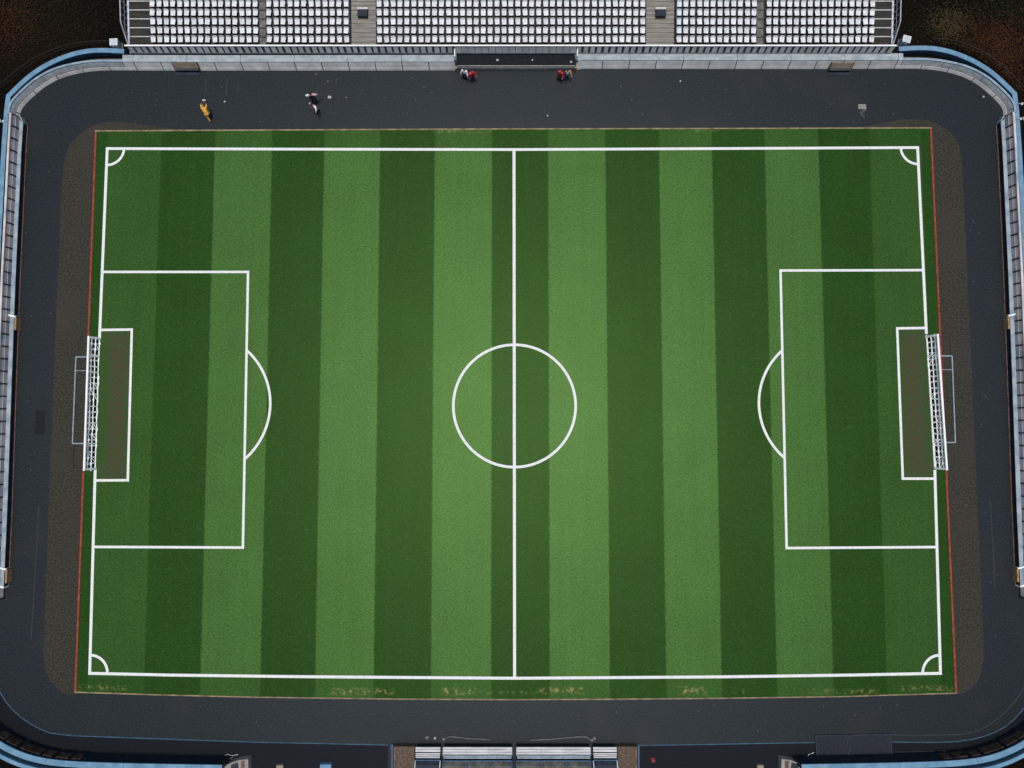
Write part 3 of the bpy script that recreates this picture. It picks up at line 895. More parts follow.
for k in range(6):
    for bn, x0, x1, n in blocks:
        a, b = XS(x0), XS(x1)
        p = (b - a) / n
        for i in range(n):
            loc = Vector((a + p * (i + .5) + srnd.uniform(-.015, .015), Yf(k + 1) - .21 + srnd.uniform(-.02, .02), Z0 + k * ROW_Z))
            rz = srnd.uniform(-.12, .12)
            single = k < 3 or (k == 3 and n == 39 and 12 <= i < 27)
            if single:
                if proto is None:
                    o = sm.build('stadium_seat', M['seat'], smooth=False); proto = o
                else:
                    o = proto.copy(); COL.objects.link(o)
                o.location = loc; o.rotation_euler = (0, 0, rz)
                if n % 2 and i == n // 2: w = 'middle seat'
                elif i < n / 2: w = ('%s from the left' % ORD[i + 1]) if i else 'leftmost'
                else:
                    w = ('%s from the right' % ORD[n - i]) if i < n - 1 else 'rightmost'
                o['label'] = 'white seat, %s in the %s row of the %s' % (w, ROWN[k], bn)
                o['category'] = 'seat'; o['group'] = 'white seats of the grandstand'
                count += 1
            else:
                Mx = Matrix.Translation(loc) @ Matrix.Rotation(rz, 4, 'Z')
                rest.face_block([Mx @ Vector(v) for v in sm.v], sm.f)
o = rest.build('seat_rows', M['seat'])
tag(o, 'white seats filling the upper rows of the grandstand', 'seats', 'white seats of the grandstand', 'stuff')

# ------------------------------------------------------------------ dugout under the middle of the stand
a, b = P(456.5, 70.3), P(575.3, 70.0)
yfr = a.y
zr = .98
xa, xb = P(457.2, 60, zr).x, P(574.8, 60, zr).x
yb_ = P(512, 54.0, zr).y
yf_ = yfr + .03
root = empty('dugout', ((xa + xb) / 2, yfr, 0), 'wide sunken dugout with black flat roof set into the wall below the grandstand', 'dugout')
ox, oy = root.location.x, root.location.y
SB().box2(xa, yf_ + .085, zr - .14, xb, yb_, zr).build('roof', M['black_roof'], root)
SB().box2(xa, yf_, .02, xb, yf_ + .08, zr + .02).build('fascia', M['beige'], root)
SB().box2(xa, yf_ - .06, .62, xb, yf_ - .005, .70).build('fascia_strip', M['ledge'], root)
SB().box2(xa, yb_ - .15, 0, xb, yb_ - .02, zr - .15).build('back_wall', M['navy'], root)
for s, x in ((1, xa), (-1, xb)):
    SB().box2(x, yf_ + .09, 0, x + s * .18, yb_ - .16, zr - .15).build('side_wall', M['panel'], root)
    SB().box2(x - s * .36, yf_ + .45, 0, x - s * .06, yb_, 1.62).build('pillar', M['ledge'], root)
    SB().tube([(x - s * .2, yf_ + .5, 1.62), (x - s * .2, yf_ + .5, 2.5), (x - s * .2, YPAR - .2, 2.6)], .07, 6).build('handrail', M['white_rail'], root)
    SB().box2(x - s * .02, yf_ - .30, 0, x - s * .26, yf_ - .02, 1.0).build('ochre_post', M['ochre'], root)
SB().box2(xa, yb_ + .01, 0, xb, yb_ + .10, ZW + .05).build('rear_band', M['ledge'], root)

# ------------------------------------------------------------------ south side
swl = [(-75, 672), (-50, 697), (-25, 722), (-5, 739), (15, 750), (35, 757), (60, 761), (100, 763), (160, 764.3), (222, 765.3)]
def south_wall(right):
    s_ = 1.0 if not right else -1.0
    T = (lambda p, z: P2(1023.5 - p[0], p[1] - .6, z)) if right else (lambda p, z: P2(p[0], p[1], z))
    z = 2.45
    path = [T(p, z) for p in chaikin(swl, 2)]
    side = 'right' if right else 'left'
    root = empty('perimeter_wall', (0, 0, 0), 'dark wall with sky blue coping along the bottom %s edge of the track' % side, 'wall', 'perimeter walls')
    MB().sweep(path, rect(.04, 0, .62, z - .13), s_).build('core', M['navy'], root)
    panel_course(path, s_, 9.2, -.03, .66, z - .125, z, .03).build('coping', M['rim_blue'], root)
    MB().sweep(path, rect(1.15, -.02, 1.6, z + .1), s_).build('outer_rim', M['rim_blue'], root)
    hb = (6, 735), (16, 741.5), (28, 748), (38, 751.2), (52, 754.5), (66, 756.8), (80, 758.5)
    n = plen(path)
    # hoarding boards on the inner face
    cand = [(s, along(path, s)) for s in [n * i / 400 for i in range(400)]]
    for i, (hx, hy) in enumerate(hb):
        q = Vector(T((hx, hy), 1.0))
        s, (pa, d) = min(cand, key=lambda c: (c[1][0] - q).length)
        L_ = 1.5 if i % 2 else 1.1
        sub = subpath(path, s - L_ / 2, s + L_ / 2)
        MB().sweep(sub, rect(-.10, .75, .02, 1.9), s_).build('hoarding_board', M['hoarding'], root)
south_wall(False); south_wall(True)

def wall_end(right):
    z = 1.0
    T = (lambda x, y, z=z: P2(1029.5 - x, y, z)) if right else (lambda x, y, z=z: P2(x, y, z))
    side = 'right' if right else 'left'
    root = empty('wall_end', (0, 0, 0), 'weathered concrete buttress ending the bottom %s wall' % side, 'buttress', 'buttresses at the bottom wall ends')
    poly = [T(223, 766.5), T(230, 763.3), T(239, 760.2), T(248, 759), T(248.5, 775), T(223, 776)]
    MB().prism(poly, 0, z).build('block', M['concrete'], root)
    MB().prism([T(241, 761), T(244.5, 760.6), T(244.5, 775), T(241, 775)], z + .003, z + .08).build('tan_strip', M['rust'], root)
    MB().prism([T(231, 764.5), T(238, 762.2), T(239.5, 775), T(231, 775)], z + .003, z + .05).build('dark_recess', M['navy'], root)
    # tangle of cable in front of the buttress
    c = T(224, 757.5, 0)
    rnd = random.Random(9 + right)
    mb = MB()
    for q in range(5):
        pts = []
        x, y = rnd.uniform(-1.2, .2), rnd.uniform(-.5, .3)
        for j in range(7):
            pts.append((x, y, .08 + rnd.uniform(0, .25)))
            x += rnd.uniform(.05, .4); y += rnd.uniform(-.16, .2)
        mb.tube(pts, .035, 5)
    o = mb.build('cable_tangle', M['grey_steel']); o.location = (c[0], c[1], 0)
    tag(o, 'tangle of pale cable on the dark apron by the bottom %s buttress' % side, 'cable', 'cable tangles')
wall_end(False); wall_end(True)

# team shelter at bottom centre, with slatted benches and a sheet canopy
ZS = .45
def shelter_section(px0, px1, label, glazed):
    a, b = P(px0, 747.3, 1.1), P(px1, 747.3, 1.1)
    w = b.x - a.x
    root = empty('team_bench', ((a.x + b.x) / 2, a.y, 0), label, 'bench', 'white slatted benches at the bottom edge')
    ys = P(px0, 752, 1.1).y - a.y
    sl = MB()
    y = 0.0
    rnd = random.Random(int(px0))
    for k in range(3 if glazed else 2):
        sl.box((0, y - .14, 1.02 + k * .03), (w, .26, .06)); y -= .29
    sl.build('seat_slat', M['slat'], root)
    MB().box((0, -.45, .5), (w * .97, .75, .94)).build('plinth', M['navy'], root)
    yb = y - .12
    bk = MB()
    for k in range(2 if glazed else 3):
        bk.box((0, yb - .02 - k * .20, 1.16 + k * .03), (w * (.99 - .01 * k), .15, .05))
    yb2 = yb - .12 - .2 * (2 if glazed else 3)
    bk.build('back_slat', M['slat'] if not glazed else M['barrier_top'], root)
    MB().box((0, yb2 - .02, 1.22), (w, .10, .09)).build('rail', M['blue_frame'], root)
    # curved canopy behind
    cv = MB(); n = 6
    pts = []
    for i in range(n + 1):
        t_ = i / n
        pts.append((yb2 - .12 - 2.4 * t_, 1.15 + .55 * math.sin(t_ * math.pi)))
    vs = [(-w / 2, yy, zz) for yy, zz in pts] + [(w / 2, yy, zz) for yy, zz in pts] + [(-w / 2, yy, zz - .04) for yy, zz in pts] + [(w / 2, yy, zz - .04) for yy, zz in pts]
    m_ = n + 1
    fs = []
    for i in range(n):
        fs.append((i, m_ + i, m_ + i + 1, i + 1)); fs.append((2 * m_ + i, 2 * m_ + i + 1, 3 * m_ + i + 1, 3 * m_ + i))
        fs.append((i, i + 1, 2 * m_ + i + 1, 2 * m_ + i)); fs.append((m_ + i, 3 * m_ + i, 3 * m_ + i + 1, m_ + i + 1))
    fs += [(0, 2 * m_, 3 * m_, m_), (n, m_ + n, 3 * m_ + n, 2 * m_ + n)]
    cv.face_block(vs, fs)
    cv.build('canopy_sheet', M['canopy_grey'] if glazed else M['navy'], root)
    xs = [-w / 2, w / 2] + ([-w / 6, w / 6] if glazed else [])
    for x in xs:
        MB().tube([(x, yy, zz + .03) for yy, zz in pts], .06, 5).build('rib', M['blue_frame'] if glazed else M['cabinet'], root)
        if glazed: MB().box((x, -.5, 1.115), (.06, .9, .05)).build('arm_rest', M['blue_steel'], root)
    MB().box((0, yb2 - 1.3, .5), (w * .9, 2.0, 1.0)).build('base', M['navy'], root)
shelter_section(415.5, 440.3, 'short white slatted bench at the left end of the bottom row', False)
shelter_section(443, 512, 'long white slatted bench with grey canopy, left of the middle gap', True)
shelter_section(516.5, 590.5, 'long white slatted bench with grey canopy, right of the middle gap', True)
shelter_section(593.2, 616.8, 'short white slatted bench at the right end of the bottom row', False)
for (x0, x1, side) in ((393.8, 414.6, 'left'), (617.6, 637, 'right')):
    z = .9
    a, b = P(x0, 746.6, z), P(x1, 746.6, z)
    c = (a + b) / 2
    w = b.x - a.x
    root = empty('brick_block', (c.x, c.y, 0), 'brown brick block beside the %s end of the white benches' % side, 'block', 'brown blocks flanking the benches')
    MB().box((0, -1.7, z / 2), (w, 3.4, z)).build('body', M['brown_block'], root)
    s = -1 if side == 'left' else 1
    MB().box((s * (w / 2 - .14), -1.7, z + .04), (.26, 3.42, .07)).build('edge_strip', M['rust'], root)
    MB().tube([(s * (w / 2 + .22), .05, 0), (s * (w / 2 + .22), -3.2, .0)], .02)
    r2 = MB().box((s * (w / 2 + .27), -1.6, .22), (.17, 3.2, .4)).build('blue_kerb', M['blue_frame'], root)
# bent white poles lying by the benches
def pole(pts, label):
    q = [P(x, y, .12) for x, y in pts]
    c = q[0].copy(); c.z = 0
    r_ = empty('bent_pole', c, label, 'pole', 'bent pale poles in front of the benches')
    MB().tube([p - c for p in q], .045, 6).build('shaft', mat('weathered_pole', (0.12, 0.125, 0.13), (0.24, 0.245, 0.25), scale=1.2, rough=.6), r_)
    MB().box((0, 0, .10), (.28, .28, .2), .6, .6).build('foot', M['concrete'], r_)
pole([(443.5, 739.5), (449, 736.6), (458, 737.2), (468, 738.5), (490, 739.4)], 'bent pale pole lying on the track before the left long bench')
pole([(592, 740.5), (586, 737), (577, 736.8), (562, 738.2), (548, 739.4), (531, 740.2)], 'bent pale pole lying on the track before the right long bench')

# slate mesh panels lying on the apron, bottom right
def mesh_panel(quad, label):
    q = [P(x, y, .14) for x, y in quad]
    c = sum(q, Vector()) / 4; c.z = 0
    r_ = empty('mesh_panel', c, label, 'panel', 'slate mesh panels on the apron')
    MB().prism([(p.x - c.x, p.y - c.y) for p in q], .06, .14).build('sheet', M['tarp'], r_)
    fr = MB()
    for p0, p1 in zip(q, q[1:] + q[:1]):
        fr.tube([p0 - c, p1 - c], .05, 6)
    fr.build('frame', mat('slate_tube', (0.025, 0.038, 0.06), (0.045, 0.06, 0.085), scale=3), r_)
mesh_panel([(815.5, 735.8), (847, 735.2), (848.5, 757.5), (817, 758.6)], 'slate mesh panel on the apron, the left and longer of a pair')
mesh_panel([(848.5, 735), (890.5, 734.2), (892, 754.6), (849.5, 755.2)], 'slate mesh panel on the apron, the right and wider of a pair')

# crates and small things at the bottom edge
def crate(px, py, w, d, h, m, label, cat='crate'):
    p = P(px, py, 0)
    r_ = empty('crate', (p.x, p.y, 0), label, cat)
    mb = MB(); t_ = .04
    mb.box((0, 0, t_ / 2), (w, d, t_))
    for s in (-1, 1):
        for k in range(3):
            z = (k + .5) * h / 3
            mb.box((s * (w / 2 - t_ / 2), 0, z), (t_, d, h / 3 * .8)); mb.box((0, s * (d / 2 - t_ / 2), z), (w - 2 * t_ - .004, t_, h / 3 * .8))
    mb.build('slatted_side', m, r_)
    MB().box((0, 0, h * .99), (w * .98, d * .98, .03)).build('lid', m, r_)
crate(327, 765.5, 1.35, .9, .7, M['rim_blue'], 'light blue crate at the bottom edge on the left apron')
crate(281, 765.8, .8, .6, .5, M['tan_panel'], 'yellowish crate at the bottom edge left of the light blue crate')
crate(759, 765.8, .75, .6, .5, M['tan_panel'], 'yellowish crate at the bottom edge on the right apron')
def cone(px, py, label):
    p = P(px, py, 0)
    r_ = empty('marker_cone', (p.x, p.y, 0), label, 'cone')
    r_.scale = (.75, .75, .75)
    rd = cloth('red_rubber', (0.55, 0.035, 0.03))
    MB().box((0, 0, .03), (.55, .55, .06), .4).build('base', rd, r_)
    MB().tube([(0, 0, .06), (0, 0, .45)], .24, 12, .14).build('lower_body', rd, r_)
    MB().tube([(0, 0, .451), (0, 0, .65)], .145, 12, .10).build('white_band', M['scrap_white'], r_)
    MB().tube([(0, 0, .651), (0, 0, .9)], .10, 12, .04).build('tip', rd, r_)
cone(653, 760, 'red and white marker cone on the right apron beside the brown block')

# litter
def scrap(px, py, z, s, m, label, k=0):
    p = P(px, py, z)
    rnd = random.Random(int(px * 7 + py))
    n = 5; vs = []
    for j in range(n):
        for i in range(n):
            vs.append(((i / (n - 1) - .5) * s + rnd.uniform(-.03, .03), (j / (n - 1) - .5) * s * .8 + rnd.uniform(-.03, .03), .04 + rnd.uniform(0, .12)))
    fs = [(j * n + i, j * n + i + 1, (j + 1) * n + i + 1, (j + 1) * n + i) for j in range(n - 1) for i in range(n - 1)]
    mb = MB(); mb.face_block(vs, fs)
    o = mb.build('litter_scrap', m); o.location = (p.x, p.y, z); o.rotation_euler = (0, 0, rnd.uniform(0, 3))
    md = o.modifiers.new('thickness', 'SOLIDIFY'); md.thickness = .01
    tag(o, label, 'litter', 'scraps lying about')
scrap(329.8, 97.5, 0, .42, M['scrap_white'], 'crumpled white scrap right of the two dark-clothed people')
scrap(225, 102, 0, .28, M['scrap_white'], 'small pale scrap right of the yellow-clad person')
scrap(328, 82, 0, .22, M['scrap_tan'], 'tan scrap on the track nearest the wall above the dark-clothed people')
scrap(346.5, 98, 0, .2, M['scrap_tan'], 'tan scrap farthest right of the two dark-clothed people')
scrap(316, 74.8, 0, .2, M['scrap_tan'], 'small tan scrap close under the grey wall left of the dugout')
scrap(547.5, 116, 0, .22, M['scrap_white'], 'pale scrap on the track just above the halfway line end')
scrap(680.3, 81.5, 0, .22, M['scrap_white'], 'pale scrap on the track right of the dugout')
scrap(983, 97, 0, .22, M['scrap_white'], 'pale scrap alone at the top right bend of the track')
scrap(427, 737.2, 0, .36, M['scrap_tan'], 'tan scrap on the track in front of the short left bench')
scrap(435, 737.8, 0, .28, M['scrap_white'], 'pale scrap between the tan scrap and the left bent pole')
scrap(594.5, 738, 0, .34, M['scrap_tan'], 'tan scrap beside the foot of the right bent pole')
scrap(497.5, 60.3, zr, .34, M['scrap_white'], 'pale scrap on the black dugout roof, the leftmost there')
scrap(532.3, 60.2, zr, .24, M['scrap_white'], 'pale scrap on the black dugout roof, the middle one there')
scrap(571, 62.3, zr, .28, M['scrap_white'], 'pale scrap on the black dugout roof, the rightmost there')

# pale grit on the track
grnd = random.Random(33)
gm = MB()
for _ in range(230):
    if grnd.random() < .7:
        px, py = grnd.uniform(130, 900), (grnd.uniform(73, 126) if grnd.random() < .62 else grnd.uniform(702, 738))
    else:
        px, py = (grnd.uniform(22, 60) if grnd.random() < .5 else grnd.uniform(965, 1000)), grnd.uniform(140, 640)
    p = P(px, py); s_ = grnd.uniform(.025, .075); a_ = grnd.uniform(0, 3)
    gm.box((p.x, p.y, .012), (s_ * 2, s_ * grnd.uniform(.8, 2), .02), a_, .7)
o = gm.build('track_grit', mat('grit', (0.07, 0.066, 0.06), (0.15, 0.14, 0.125), scale=.8, rough=.9)); tag(o, 'pale grit sprinkled over the dark track', 'grit', kind='stuff')

# drain cover on the track
p = P(862, 106.8)
r_ = empty('drain_cover', (p.x, p.y, 0), 'pale rectangular drain cover with stain on the track at upper right', 'drain cover')
MB().box((0, 0, .02), (1.0, .62, .03)).build('frame', M['concrete'], r_)
gr = MB()
for k in range(5):
    gr.box((-.4 + k * .2, 0, .045), (.10, .5, .02))
gr.build('grate', mat('grate_grey', (0.16, 0.15, 0.145), (0.24, 0.22, 0.21), scale=3), r_)
stn = MB()
for (x, y, s) in ((.12, -.60, .20), (-.08, -.78, .24), (.40, -.45, .16), (-.02, -1.08, .14), (.20, -1.32, .12)):
    stn.sheet([(x + s * math.cos(t_ * .9) * (1 + .3 * math.sin(3 * t_)), y + s * .8 * math.sin(t_ * .9)) for t_ in range(7)], .008)
stn.build('stain', mat('stain', (0.05, 0.055, 0.055), (0.085, 0.09, 0.085), scale=3), r_)

# ------------------------------------------------------------------ outside the walls
def cabinet(px, py, label, rz):
    p = P(px, py, 1.2)
    r_ = empty('electrical_cabinet', (p.x, p.y, 0), label, 'cabinet', 'pale cabinets outside the walls', rz)
    MB().box((0, 0, .60), (.92, .80, 1.12)).build('body', M['cabinet'], r_)
    MB().box((0, 0, 1.20), (1.02, .9, .07)).build('lid', M['cabinet'], r_)
    lv = MB()
    for k in range(4): lv.box((0, -.30 + k * .2, 1.245), (.8, .08, .02))
    lv.build('louvre', M['grey_steel'], r_)
    for s in (-1, 1):
        d_ = MB().box((s * .22, -.415, .6), (.4, .03, .95)).build('door', M['white_rail'], r_)
        MB().box((s * .06, -.445, .62), (.03, .03, .16)).build('handle', M['navy'], d_)
    MB().box((0, 0, .02), (1.1, 1.0, .08)).build('plinth', M['concrete'], r_)
cabinet(113.6, 42, 'pale louvred cabinet on dark earth at the left end of the grandstand', .05)
cabinet(906.8, 39, 'pale louvred cabinet on dark earth at the right end of the grandstand', -.25)
def bracket(px, py, label):
    p = P(px, py, 1.0)
    r_ = empty('lamp_bracket', (p.x, p.y, 1.0), label, 'bracket', 'pale brackets on the outer rim')
    MB().tube([(-.5, 0, .10), (.5, 0, .10)], .05, 6).build('arm', M['grey_steel'], r_)
    MB().box((0, 0, .05), (.2, .3, .08)).build('plate', M['cabinet'], r_)
    MB().box((.35 if px > 512 else -.35, 0, .22), (.34, .42, .16), .3, .8).build('lamp_head', M['cabinet'], r_)
bracket(3.5, 121.5, 'pale lamp bracket on the sky blue rim at top left')
bracket(1020.5, 119, 'pale lamp bracket on the sky blue rim at top right, the lower one')
bracket(1021.5, 104, 'pale lamp bracket on the sky blue rim at top right, the upper one')

def wire_fence(pix, label):
    pts = [P2(x, y, .5) for x, y in chaikin(pix, 1)]
    r_ = empty('wire_fence', (0, 0, 0), label, 'fence', 'thin wire fences')
    n = plen(pts); s = 0.2
    while s < n:
        a, d = along(pts, s)
        MB().tube([(a.x, a.y, -.04), (a.x, a.y, 1.0)], .04, 6).build('post', M['wire'], r_); s += 2.4
    for z in (.45, .95): MB().tube([(x, y, z) for x, y in pts], .014 if z < .5 else .024, 4).build('wire', M['wire'], r_)
wire_fence([(-25, 108), (0, 88), (28, 64), (50, 53), (72, 45.5), (98, 42.5), (110, 43)], 'thin wire fence on dark earth outside the top left corner')
wire_fence([(934, 40.5), (950, 41.5), (972, 48), (995, 62), (1012, 78), (1045, 115)], 'thin wire fence on dark earth outside the top right corner')

# leaf litter and weeds on the dark earth
lrnd = random.Random(21)
groups = [[], [], [], []]
def litter_leaves(cx, cy, sx, sy, n, mi):
    for _ in range(int(n * 1.8)):
        px, py = lrnd.gauss(cx, sx), lrnd.gauss(cy, sy)
        inside_wall = (px > 120 and px < 905)
        if inside_wall: continue
        q = px if px < 512 else 1023 - px
        lim = [(-60, 190), (0, 108), (8.5, 96), (28, 77), (46, 65), (66, 56), (86, 51), (124, 51.5)]
        yl = 50
        for (xa_, ya_), (xb_, yb2_) in zip(lim[:-1], lim[1:]):
            if xa_ <= q < xb_: yl = ya_ + (yb2_ - ya_) * (q - xa_) / (xb_ - xa_)
        if py > yl - (4.5 if px < 512 else 7): continue
        p = P(px, py)
        groups[mi].append(p)
for cx, cy, sx, sy, n, mi in ((45, 22, 40, 26, 1300, 0), (998, 42, 22, 16, 2600, 1), (1010, 70, 10, 18, 700, 1), (948, 24, 12, 9, 800, 3), (12, 18, 16, 20, 1300, 1), (60, 20, 40, 25, 600, 2), (940, 14, 30, 20, 900, 2), (1005, 8, 18, 8, 500, 2)):
    litter_leaves(cx, cy, sx, sy, n, mi)
lm = [mat('dull_leaf', (0.014, 0.013, 0.008), (0.028, 0.024, 0.013), scale=3, rough=.9, spec=.1), mat('rust_leaf', (0.028, 0.012, 0.005), (0.068, 0.030, 0.011), scale=3, rough=.9, spec=.1), mat('olive_weed', (0.008, 0.013, 0.006), (0.018, 0.024, 0.010), scale=3, rough=.9, spec=.1), mat('straw', (0.045, 0.030, 0.012), (0.085, 0.058, 0.025), scale=3, rough=.9, spec=.1)]
for g_, m_, nm, lab in zip(groups, lm, ('leaf_litter', 'leaf_litter', 'weeds', 'dry_grass'), ('dull brown leaves scattered on the dark earth', 'rust coloured leaves scattered on the dark earth', 'low olive weeds scattered on the dark earth', 'dry straw coloured grass on the dark earth at top right')):
    mb = MB()
    for p in g_:
        s = lrnd.uniform(.05, .13)
        rot = Euler((lrnd.uniform(-.7, .7), lrnd.uniform(-.7, .7), lrnd.uniform(0, 6))).to_matrix()
        vs = [rot @ Vector(v) * s + Vector((p.x, p.y, .06 + s * .5)) for v in ((-1, 0, 0), (0, -.5, .1), (1, 0, 0), (0, .5, .1))]
        mb.face_block(vs, [(0, 1, 2, 3)])
    if mb.v:
        o = mb.build(nm, m_); tag(o, lab, {'leaf_litter': 'leaves', 'weeds': 'weeds', 'dry_grass': 'dry grass'}[nm], kind='stuff')

# ------------------------------------------------------------------ people
def skin_mesh(name, verts, edges, radii, levels=1):
    me = bpy.data.meshes.new(name + '_src')
    me.from_pydata([tuple(v) for v in verts], edges, [])
    ob = bpy.data.objects.new(name + '_src', me)
    COL.objects.link(ob)
    ob.modifiers.new('skin', 'SKIN')
    sv = me.skin_vertices[0].data if me.skin_vertices else None
    if sv is None:
        bm = bmesh.new(); bm.from_mesh(me); bm.verts.layers.skin.verify(); bm.to_mesh(me); bm.free()
        sv = me.skin_vertices[0].data
    for i, r in enumerate(radii):
        sv[i].radius = r if isinstance(r, tuple) else (r, r)
        sv[i].use_root = (i == 0)
    sd = ob.modifiers.new('sub', 'SUBSURF'); sd.levels = levels; sd.render_levels = levels
    bpy.context.view_layer.update()
    dg = bpy.context.evaluated_depsgraph_get()
    res = bpy.data.meshes.new_from_object(ob.evaluated_get(dg))
    bpy.data.objects.remove(ob)
    vs = [tuple(v.co) for v in res.vertices]; fs = [tuple(p.vertices) for p in res.polygons]
    bpy.data.meshes.remove(res)
    return vs, fs

def person(px, py, face, label, top, legs, PS=1.3, puff=.045, lean=0.0, stride=0.25, arms=((.25, .3), (-.1, .35)), hair=None, spread=.18, group='people on the track', sleeves=None):
    """face: heading (0 = towards +Y); arms: per side (forward swing, elbow bend)"""
    p = P(px, py)
    root = empty('person', (p.x, p.y, 0.0), label, 'person', group, face)
    root.scale = (PS, PS, PS)
    J = {}
    Rl = Matrix.Rotation(-lean, 3, 'X')
    pel = Vector((0, 0, .93))
    upv = lambda v: pel + Rl @ (Vector(v) - pel)
    J['pel'] = pel
    J['bel'] = upv((0, .01, 1.10)); J['che'] = upv((0, .0, 1.30)); J['nb'] = upv((0, -.01, 1.45)); J['nk'] = upv((0, .0, 1.52))
    J['hd'] = upv((0, .03, 1.63)); J['ht'] = upv((0, .02, 1.72))
    for s, k in ((-1, 'L'), (1, 'R')):
        sw = stride * s
        J['hip' + k] = Vector((.10 * s, 0, .88))
        kn = Vector((.11 * s, math.sin(sw) * .45 + .03, .49)); J['kn' + k] = kn
        J['an' + k] = Vector((.11 * s, math.sin(sw) * .85 - (.06 if sw < 0 else 0), .09))
        J['he' + k] = J['an' + k] + Vector((0, .05, -.045)); J['to' + k] = J['an' + k] + Vector((.015 * s, .17, -.055))
        fw, eb = arms[0 if s < 0 else 1]
        sh = Vector((.19 * s, -.01, 1.40)); J['sh' + k] = upv(sh)
        d1 = Vector((spread * s, math.sin(fw), -math.cos(fw))).normalized()
        el = upv(sh) + d1 * .29; J['el' + k] = el
        d2 = Vector((spread * .3 * s, math.sin(fw + eb), -math.cos(fw + eb))).normalized()
        J['wr' + k] = el + d2 * .25; J['pa' + k] = J['wr' + k] + d2 * .085
        J['_d' + k] = d2
    names = ['pel', 'bel', 'che', 'nb', 'nk', 'hd', 'ht'] + [a + k for k in 'LR' for a in ('hip', 'kn', 'an', 'he', 'to', 'sh', 'el', 'wr', 'pa')]
    rad = {'pel': (.16, .12), 'bel': (.145, .11), 'che': (.165, .12), 'nb': (.10, .085), 'nk': .058, 'hd': (.082, .10), 'ht': (.06, .075), 'hip': .095, 'kn': .062, 'an': .045, 'he': .042, 'to': .035, 'sh': .066, 'el': .045, 'wr': .030, 'pa': (.040, .022)}
    edges_n = [('pel', 'bel'), ('bel', 'che'), ('che', 'nb'), ('nb', 'nk'), ('nk', 'hd'), ('hd', 'ht')]
    for k in 'LR':
        edges_n += [('pel', 'hip' + k), ('hip' + k, 'kn' + k), ('kn' + k, 'an' + k), ('an' + k, 'he' + k), ('he' + k, 'to' + k), ('nb', 'sh' + k), ('sh' + k, 'el' + k), ('el' + k, 'wr' + k), ('wr' + k, 'pa' + k)]
    def sub(keep, grow, nm):
        ks = [n_ for n_ in names if n_ in keep]
        idx = {n_: i for i, n_ in enumerate(ks)}
        ed = [(idx[a_], idx[b_]) for a_, b_ in edges_n if a_ in idx and b_ in idx]
        def rr(n_):
            r_ = rad.get(n_) or rad[n_[:-1]]
            return tuple(v + grow for v in r_) if isinstance(r_, tuple) else (r_ + grow, r_ + grow)
        return skin_mesh(nm, [J[n_] for n_ in ks], ed, [rr(n_) for n_ in ks])
    bod = MB(); bod.face_block(*sub(names, 0, 'body'))
    hd = J['hd']
    bod.ball(hd + Rl @ Vector((0, .108, -.01)), .018, (.8, 1.1, 1.3), 6, 5)
    for s in (-1, 1): bod.ball(hd + Rl @ Vector((.085 * s, 0, 0)), .028, (.4, .8, 1.2), 6, 5)
    for s, k in ((-1, 'L'), (1, 'R')):
        pa, d2 = J['pa' + k], J['_d' + k]
        side = d2.cross(Vector((0, 0, 1))); side = side.normalized() if side.length > .05 else Vector((1, 0, 0))
        cu = side.cross(d2).normalized()
        for f_, ln_ in zip((-1.5, -.5, .5, 1.5), (.065, .078, .074, .055)):
            b0 = pa + side * f_ * .018
            bod.tube([b0, b0 + d2 * ln_ * .55, b0 + d2 * ln_ * .85 - cu * ln_ * .3], .009, 5, .007)
        bod.tube([J['wr' + k] + d2 * .03 - side * .02, J['wr' + k] + d2 * .06 - side * .055, J['wr' + k] + d2 * .09 - side * .06], .010, 5, .008)
    bod.build('body', M['skin'], root, smooth=True)
    sl = ['shL', 'elL', 'shR', 'elR']
    tops = MB(); tops.face_block(*sub(['pel', 'bel', 'che', 'nb'] + ['shL', 'shR'] + ([] if sleeves else ['elL', 'elR', 'wrL', 'wrR']), puff, 'top'))
    tops.build('jacket', top, root, smooth=True)
    if sleeves:
        for k, sm_ in zip('LR', sleeves):
            q = MB(); q.tube([J['sh' + k], J['sh' + k].lerp(J['el' + k], .5), J['el' + k], J['el' + k].lerp(J['wr' + k], .9)], .115, 10, .07)
            q.build('sleeve', sm_, root, smooth=True)
    tro = MB(); tro.face_block(*sub(['pel', 'hipL', 'hipR', 'knL', 'knR', 'anL', 'anR'], puff * .75, 'legs'))
    tro.build('trousers', legs, root, smooth=True)
    for k in 'LR':
        q = MB(); q.tube([J['he' + k] - Vector((0, .08, 0)), J['he' + k], J['to' + k]], .056, 8, .045); q.build('shoe', M['hair'], root)
    hh = MB(); hh.ball(hd + Rl @ Vector((0, -.02, .035)), .115, (.88, 1.05, .95), 10, 7); hh.build('hair', hair or M['hair'], root, smooth=True)
    ey = MB()
    for s in (-1, 1): ey.ball(hd + Rl @ Vector((.034 * s, .094, .02)), .011, (1, .6, .7), 6, 5)
    ey.build('eye', M['hair'], root)
    return root, J

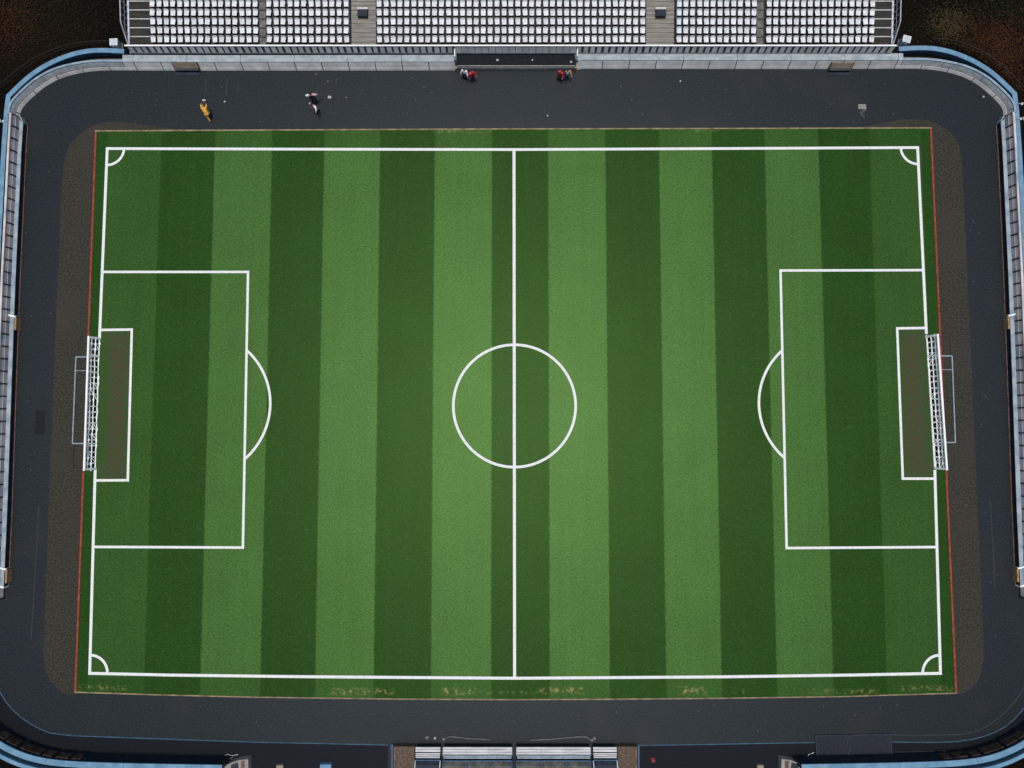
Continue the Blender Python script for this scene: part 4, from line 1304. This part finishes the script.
yel = cloth('yellow_cloth', (0.78, 0.40, 0.025)); yel2 = cloth('ochre_cloth', (0.62, 0.33, 0.05))
dk = cloth('dark_cloth', (0.016, 0.018, 0.030)); wht = cloth('white_cloth', (0.72, 0.72, 0.76)); pnk = cloth('pink_cloth', (0.62, 0.42, 0.46))
redc = cloth('red_cloth', (0.52, 0.018, 0.022)); brn = cloth('taupe_cloth', (0.17, 0.11, 0.085)); navy_c = cloth('navy_cloth', (0.02, 0.035, 0.09)); org = cloth('orange_cloth', (0.60, 0.22, 0.09))
gold_h = mat('fair_hair', (0.30, 0.17, 0.06), (0.42, 0.25, 0.09), scale=14, rough=.6)
yp, yJ = person(210.6, 117.5, .30, 'person in yellow jacket and trousers bending forward on the track by the top wall', yel, yel2, lean=.85, stride=.5, arms=((1.25, .25), (1.0, .3)), hair=gold_h, spread=.14)
# white-tipped tool held in both hands
wm = yp.matrix_basis if False else Matrix.Translation(yp.location) @ Matrix.Rotation(.30, 4, 'Z') @ Matrix.Scale(1.3, 4)
h0 = wm @ ((yJ['paL'] + yJ['paR']) / 2); 
tp = P(204, 100.5, .15)
tl_ = empty('push_tool', (tp.x, tp.y, 0), 'short white-headed push tool held by the yellow-clad person', 'tool')
MB().tube([h0 - Vector((tp.x, tp.y, 0)), (0, 0, .12)], .03, 6).build('handle', M['ochre'], tl_)
MB().box((0, .02, .10), (.40, .22, .18)).build('head', M['scrap_white'], tl_)
person(315.3, 102.3, .15, 'person in dark top with white and pink sleeves, upper one of the pair', dk, dk, PS=1.45, stride=.22, arms=((.35, .4), (.2, .4)), spread=1.3, sleeves=(wht, pnk))
person(316.8, 112.0, 2.6, 'person in taupe top with pale sleeves, lower one of the pair', brn, brn, PS=1.4, stride=.3, arms=((.5, .6), (-.3, .4)), spread=1.0, sleeves=(wht, cloth('pale_taupe_cloth', (.42, .36, .34))))
DG = 'people at the dugout corners'
person(465.2, 78.0, 2.9, 'person in white top and dark trousers at the left corner of the dugout', wht, dk, stride=.2, arms=((.3, .5), (.1, .4)), spread=.45, group=DG)
person(472.6, 80.2, 3.6, 'person in red jacket at the left corner of the dugout', redc, dk, stride=.25, arms=((.3, .5), (-.2, .4)), spread=.45, hair=cloth('red_cap', (.42, .02, .02)), group=DG)
person(559.6, 79.6, 2.7, 'person in red jacket at the right corner of the dugout', redc, dk, stride=.25, arms=((.3, .5), (-.2, .4)), spread=.4, hair=cloth('red_cap', (.42, .02, .02)), group=DG)
person(566.5, 78.6, 3.3, 'person in pale top and navy trousers with orange sleeve, right corner of the dugout', wht, navy_c, stride=.3, arms=((.4, .6), (.1, .4)), spread=.5, sleeves=(org, navy_c), group=DG)

# ------------------------------------------------------------------ world, sun, camera
SUN_EL, SUN_AZ = R(89), R(0)      # azimuth measured from +Y towards +X
w = bpy.data.worlds.new('World'); scene.world = w; w.use_nodes = True
wn = w.node_tree
bg = wn.nodes['Background']
sky = wn.nodes.new('ShaderNodeTexSky'); sky.sky_type = 'NISHITA'; sky.sun_disc = False
sky.sun_elevation = SUN_EL; sky.sun_rotation = SUN_AZ; sky.dust_density = 2.0; sky.air_density = 1.0
wn.links.new(sky.outputs['Color'], bg.inputs['Color'])
bg.inputs['Strength'].default_value = 0.05
sl = bpy.data.lights.new('sun', 'SUN'); sl.energy = 1.5; sl.angle = R(14); sl.color = (1.0, 0.96, 0.90)
so = bpy.data.objects.new('sun', sl); COL.objects.link(so)
dirv = Vector((math.sin(SUN_AZ) * math.cos(SUN_EL), math.cos(SUN_AZ) * math.cos(SUN_EL), math.sin(SUN_EL)))
so.rotation_euler = dirv.to_track_quat('Z', 'Y').to_euler()
so.location = dirv * 200

cd = bpy.data.cameras.new('camera'); cd.lens = LENS; cd.sensor_width = 36; cd.sensor_fit = 'HORIZONTAL'; cd.clip_end = 5000; cd.clip_start = .5
co = bpy.data.objects.new('camera', cd); COL.objects.link(co)
co.location = CAM; co.rotation_euler = (TILT, 0, 0)
scene.camera = co
scene.render.resolution_x, scene.render.resolution_y = 1024, 768
vs_ = scene.view_settings
vs_.view_transform = 'Standard'; vs_.look = 'None'; vs_.gamma = 1; vs_.exposure = 0.9; vs_.use_curve_mapping = False
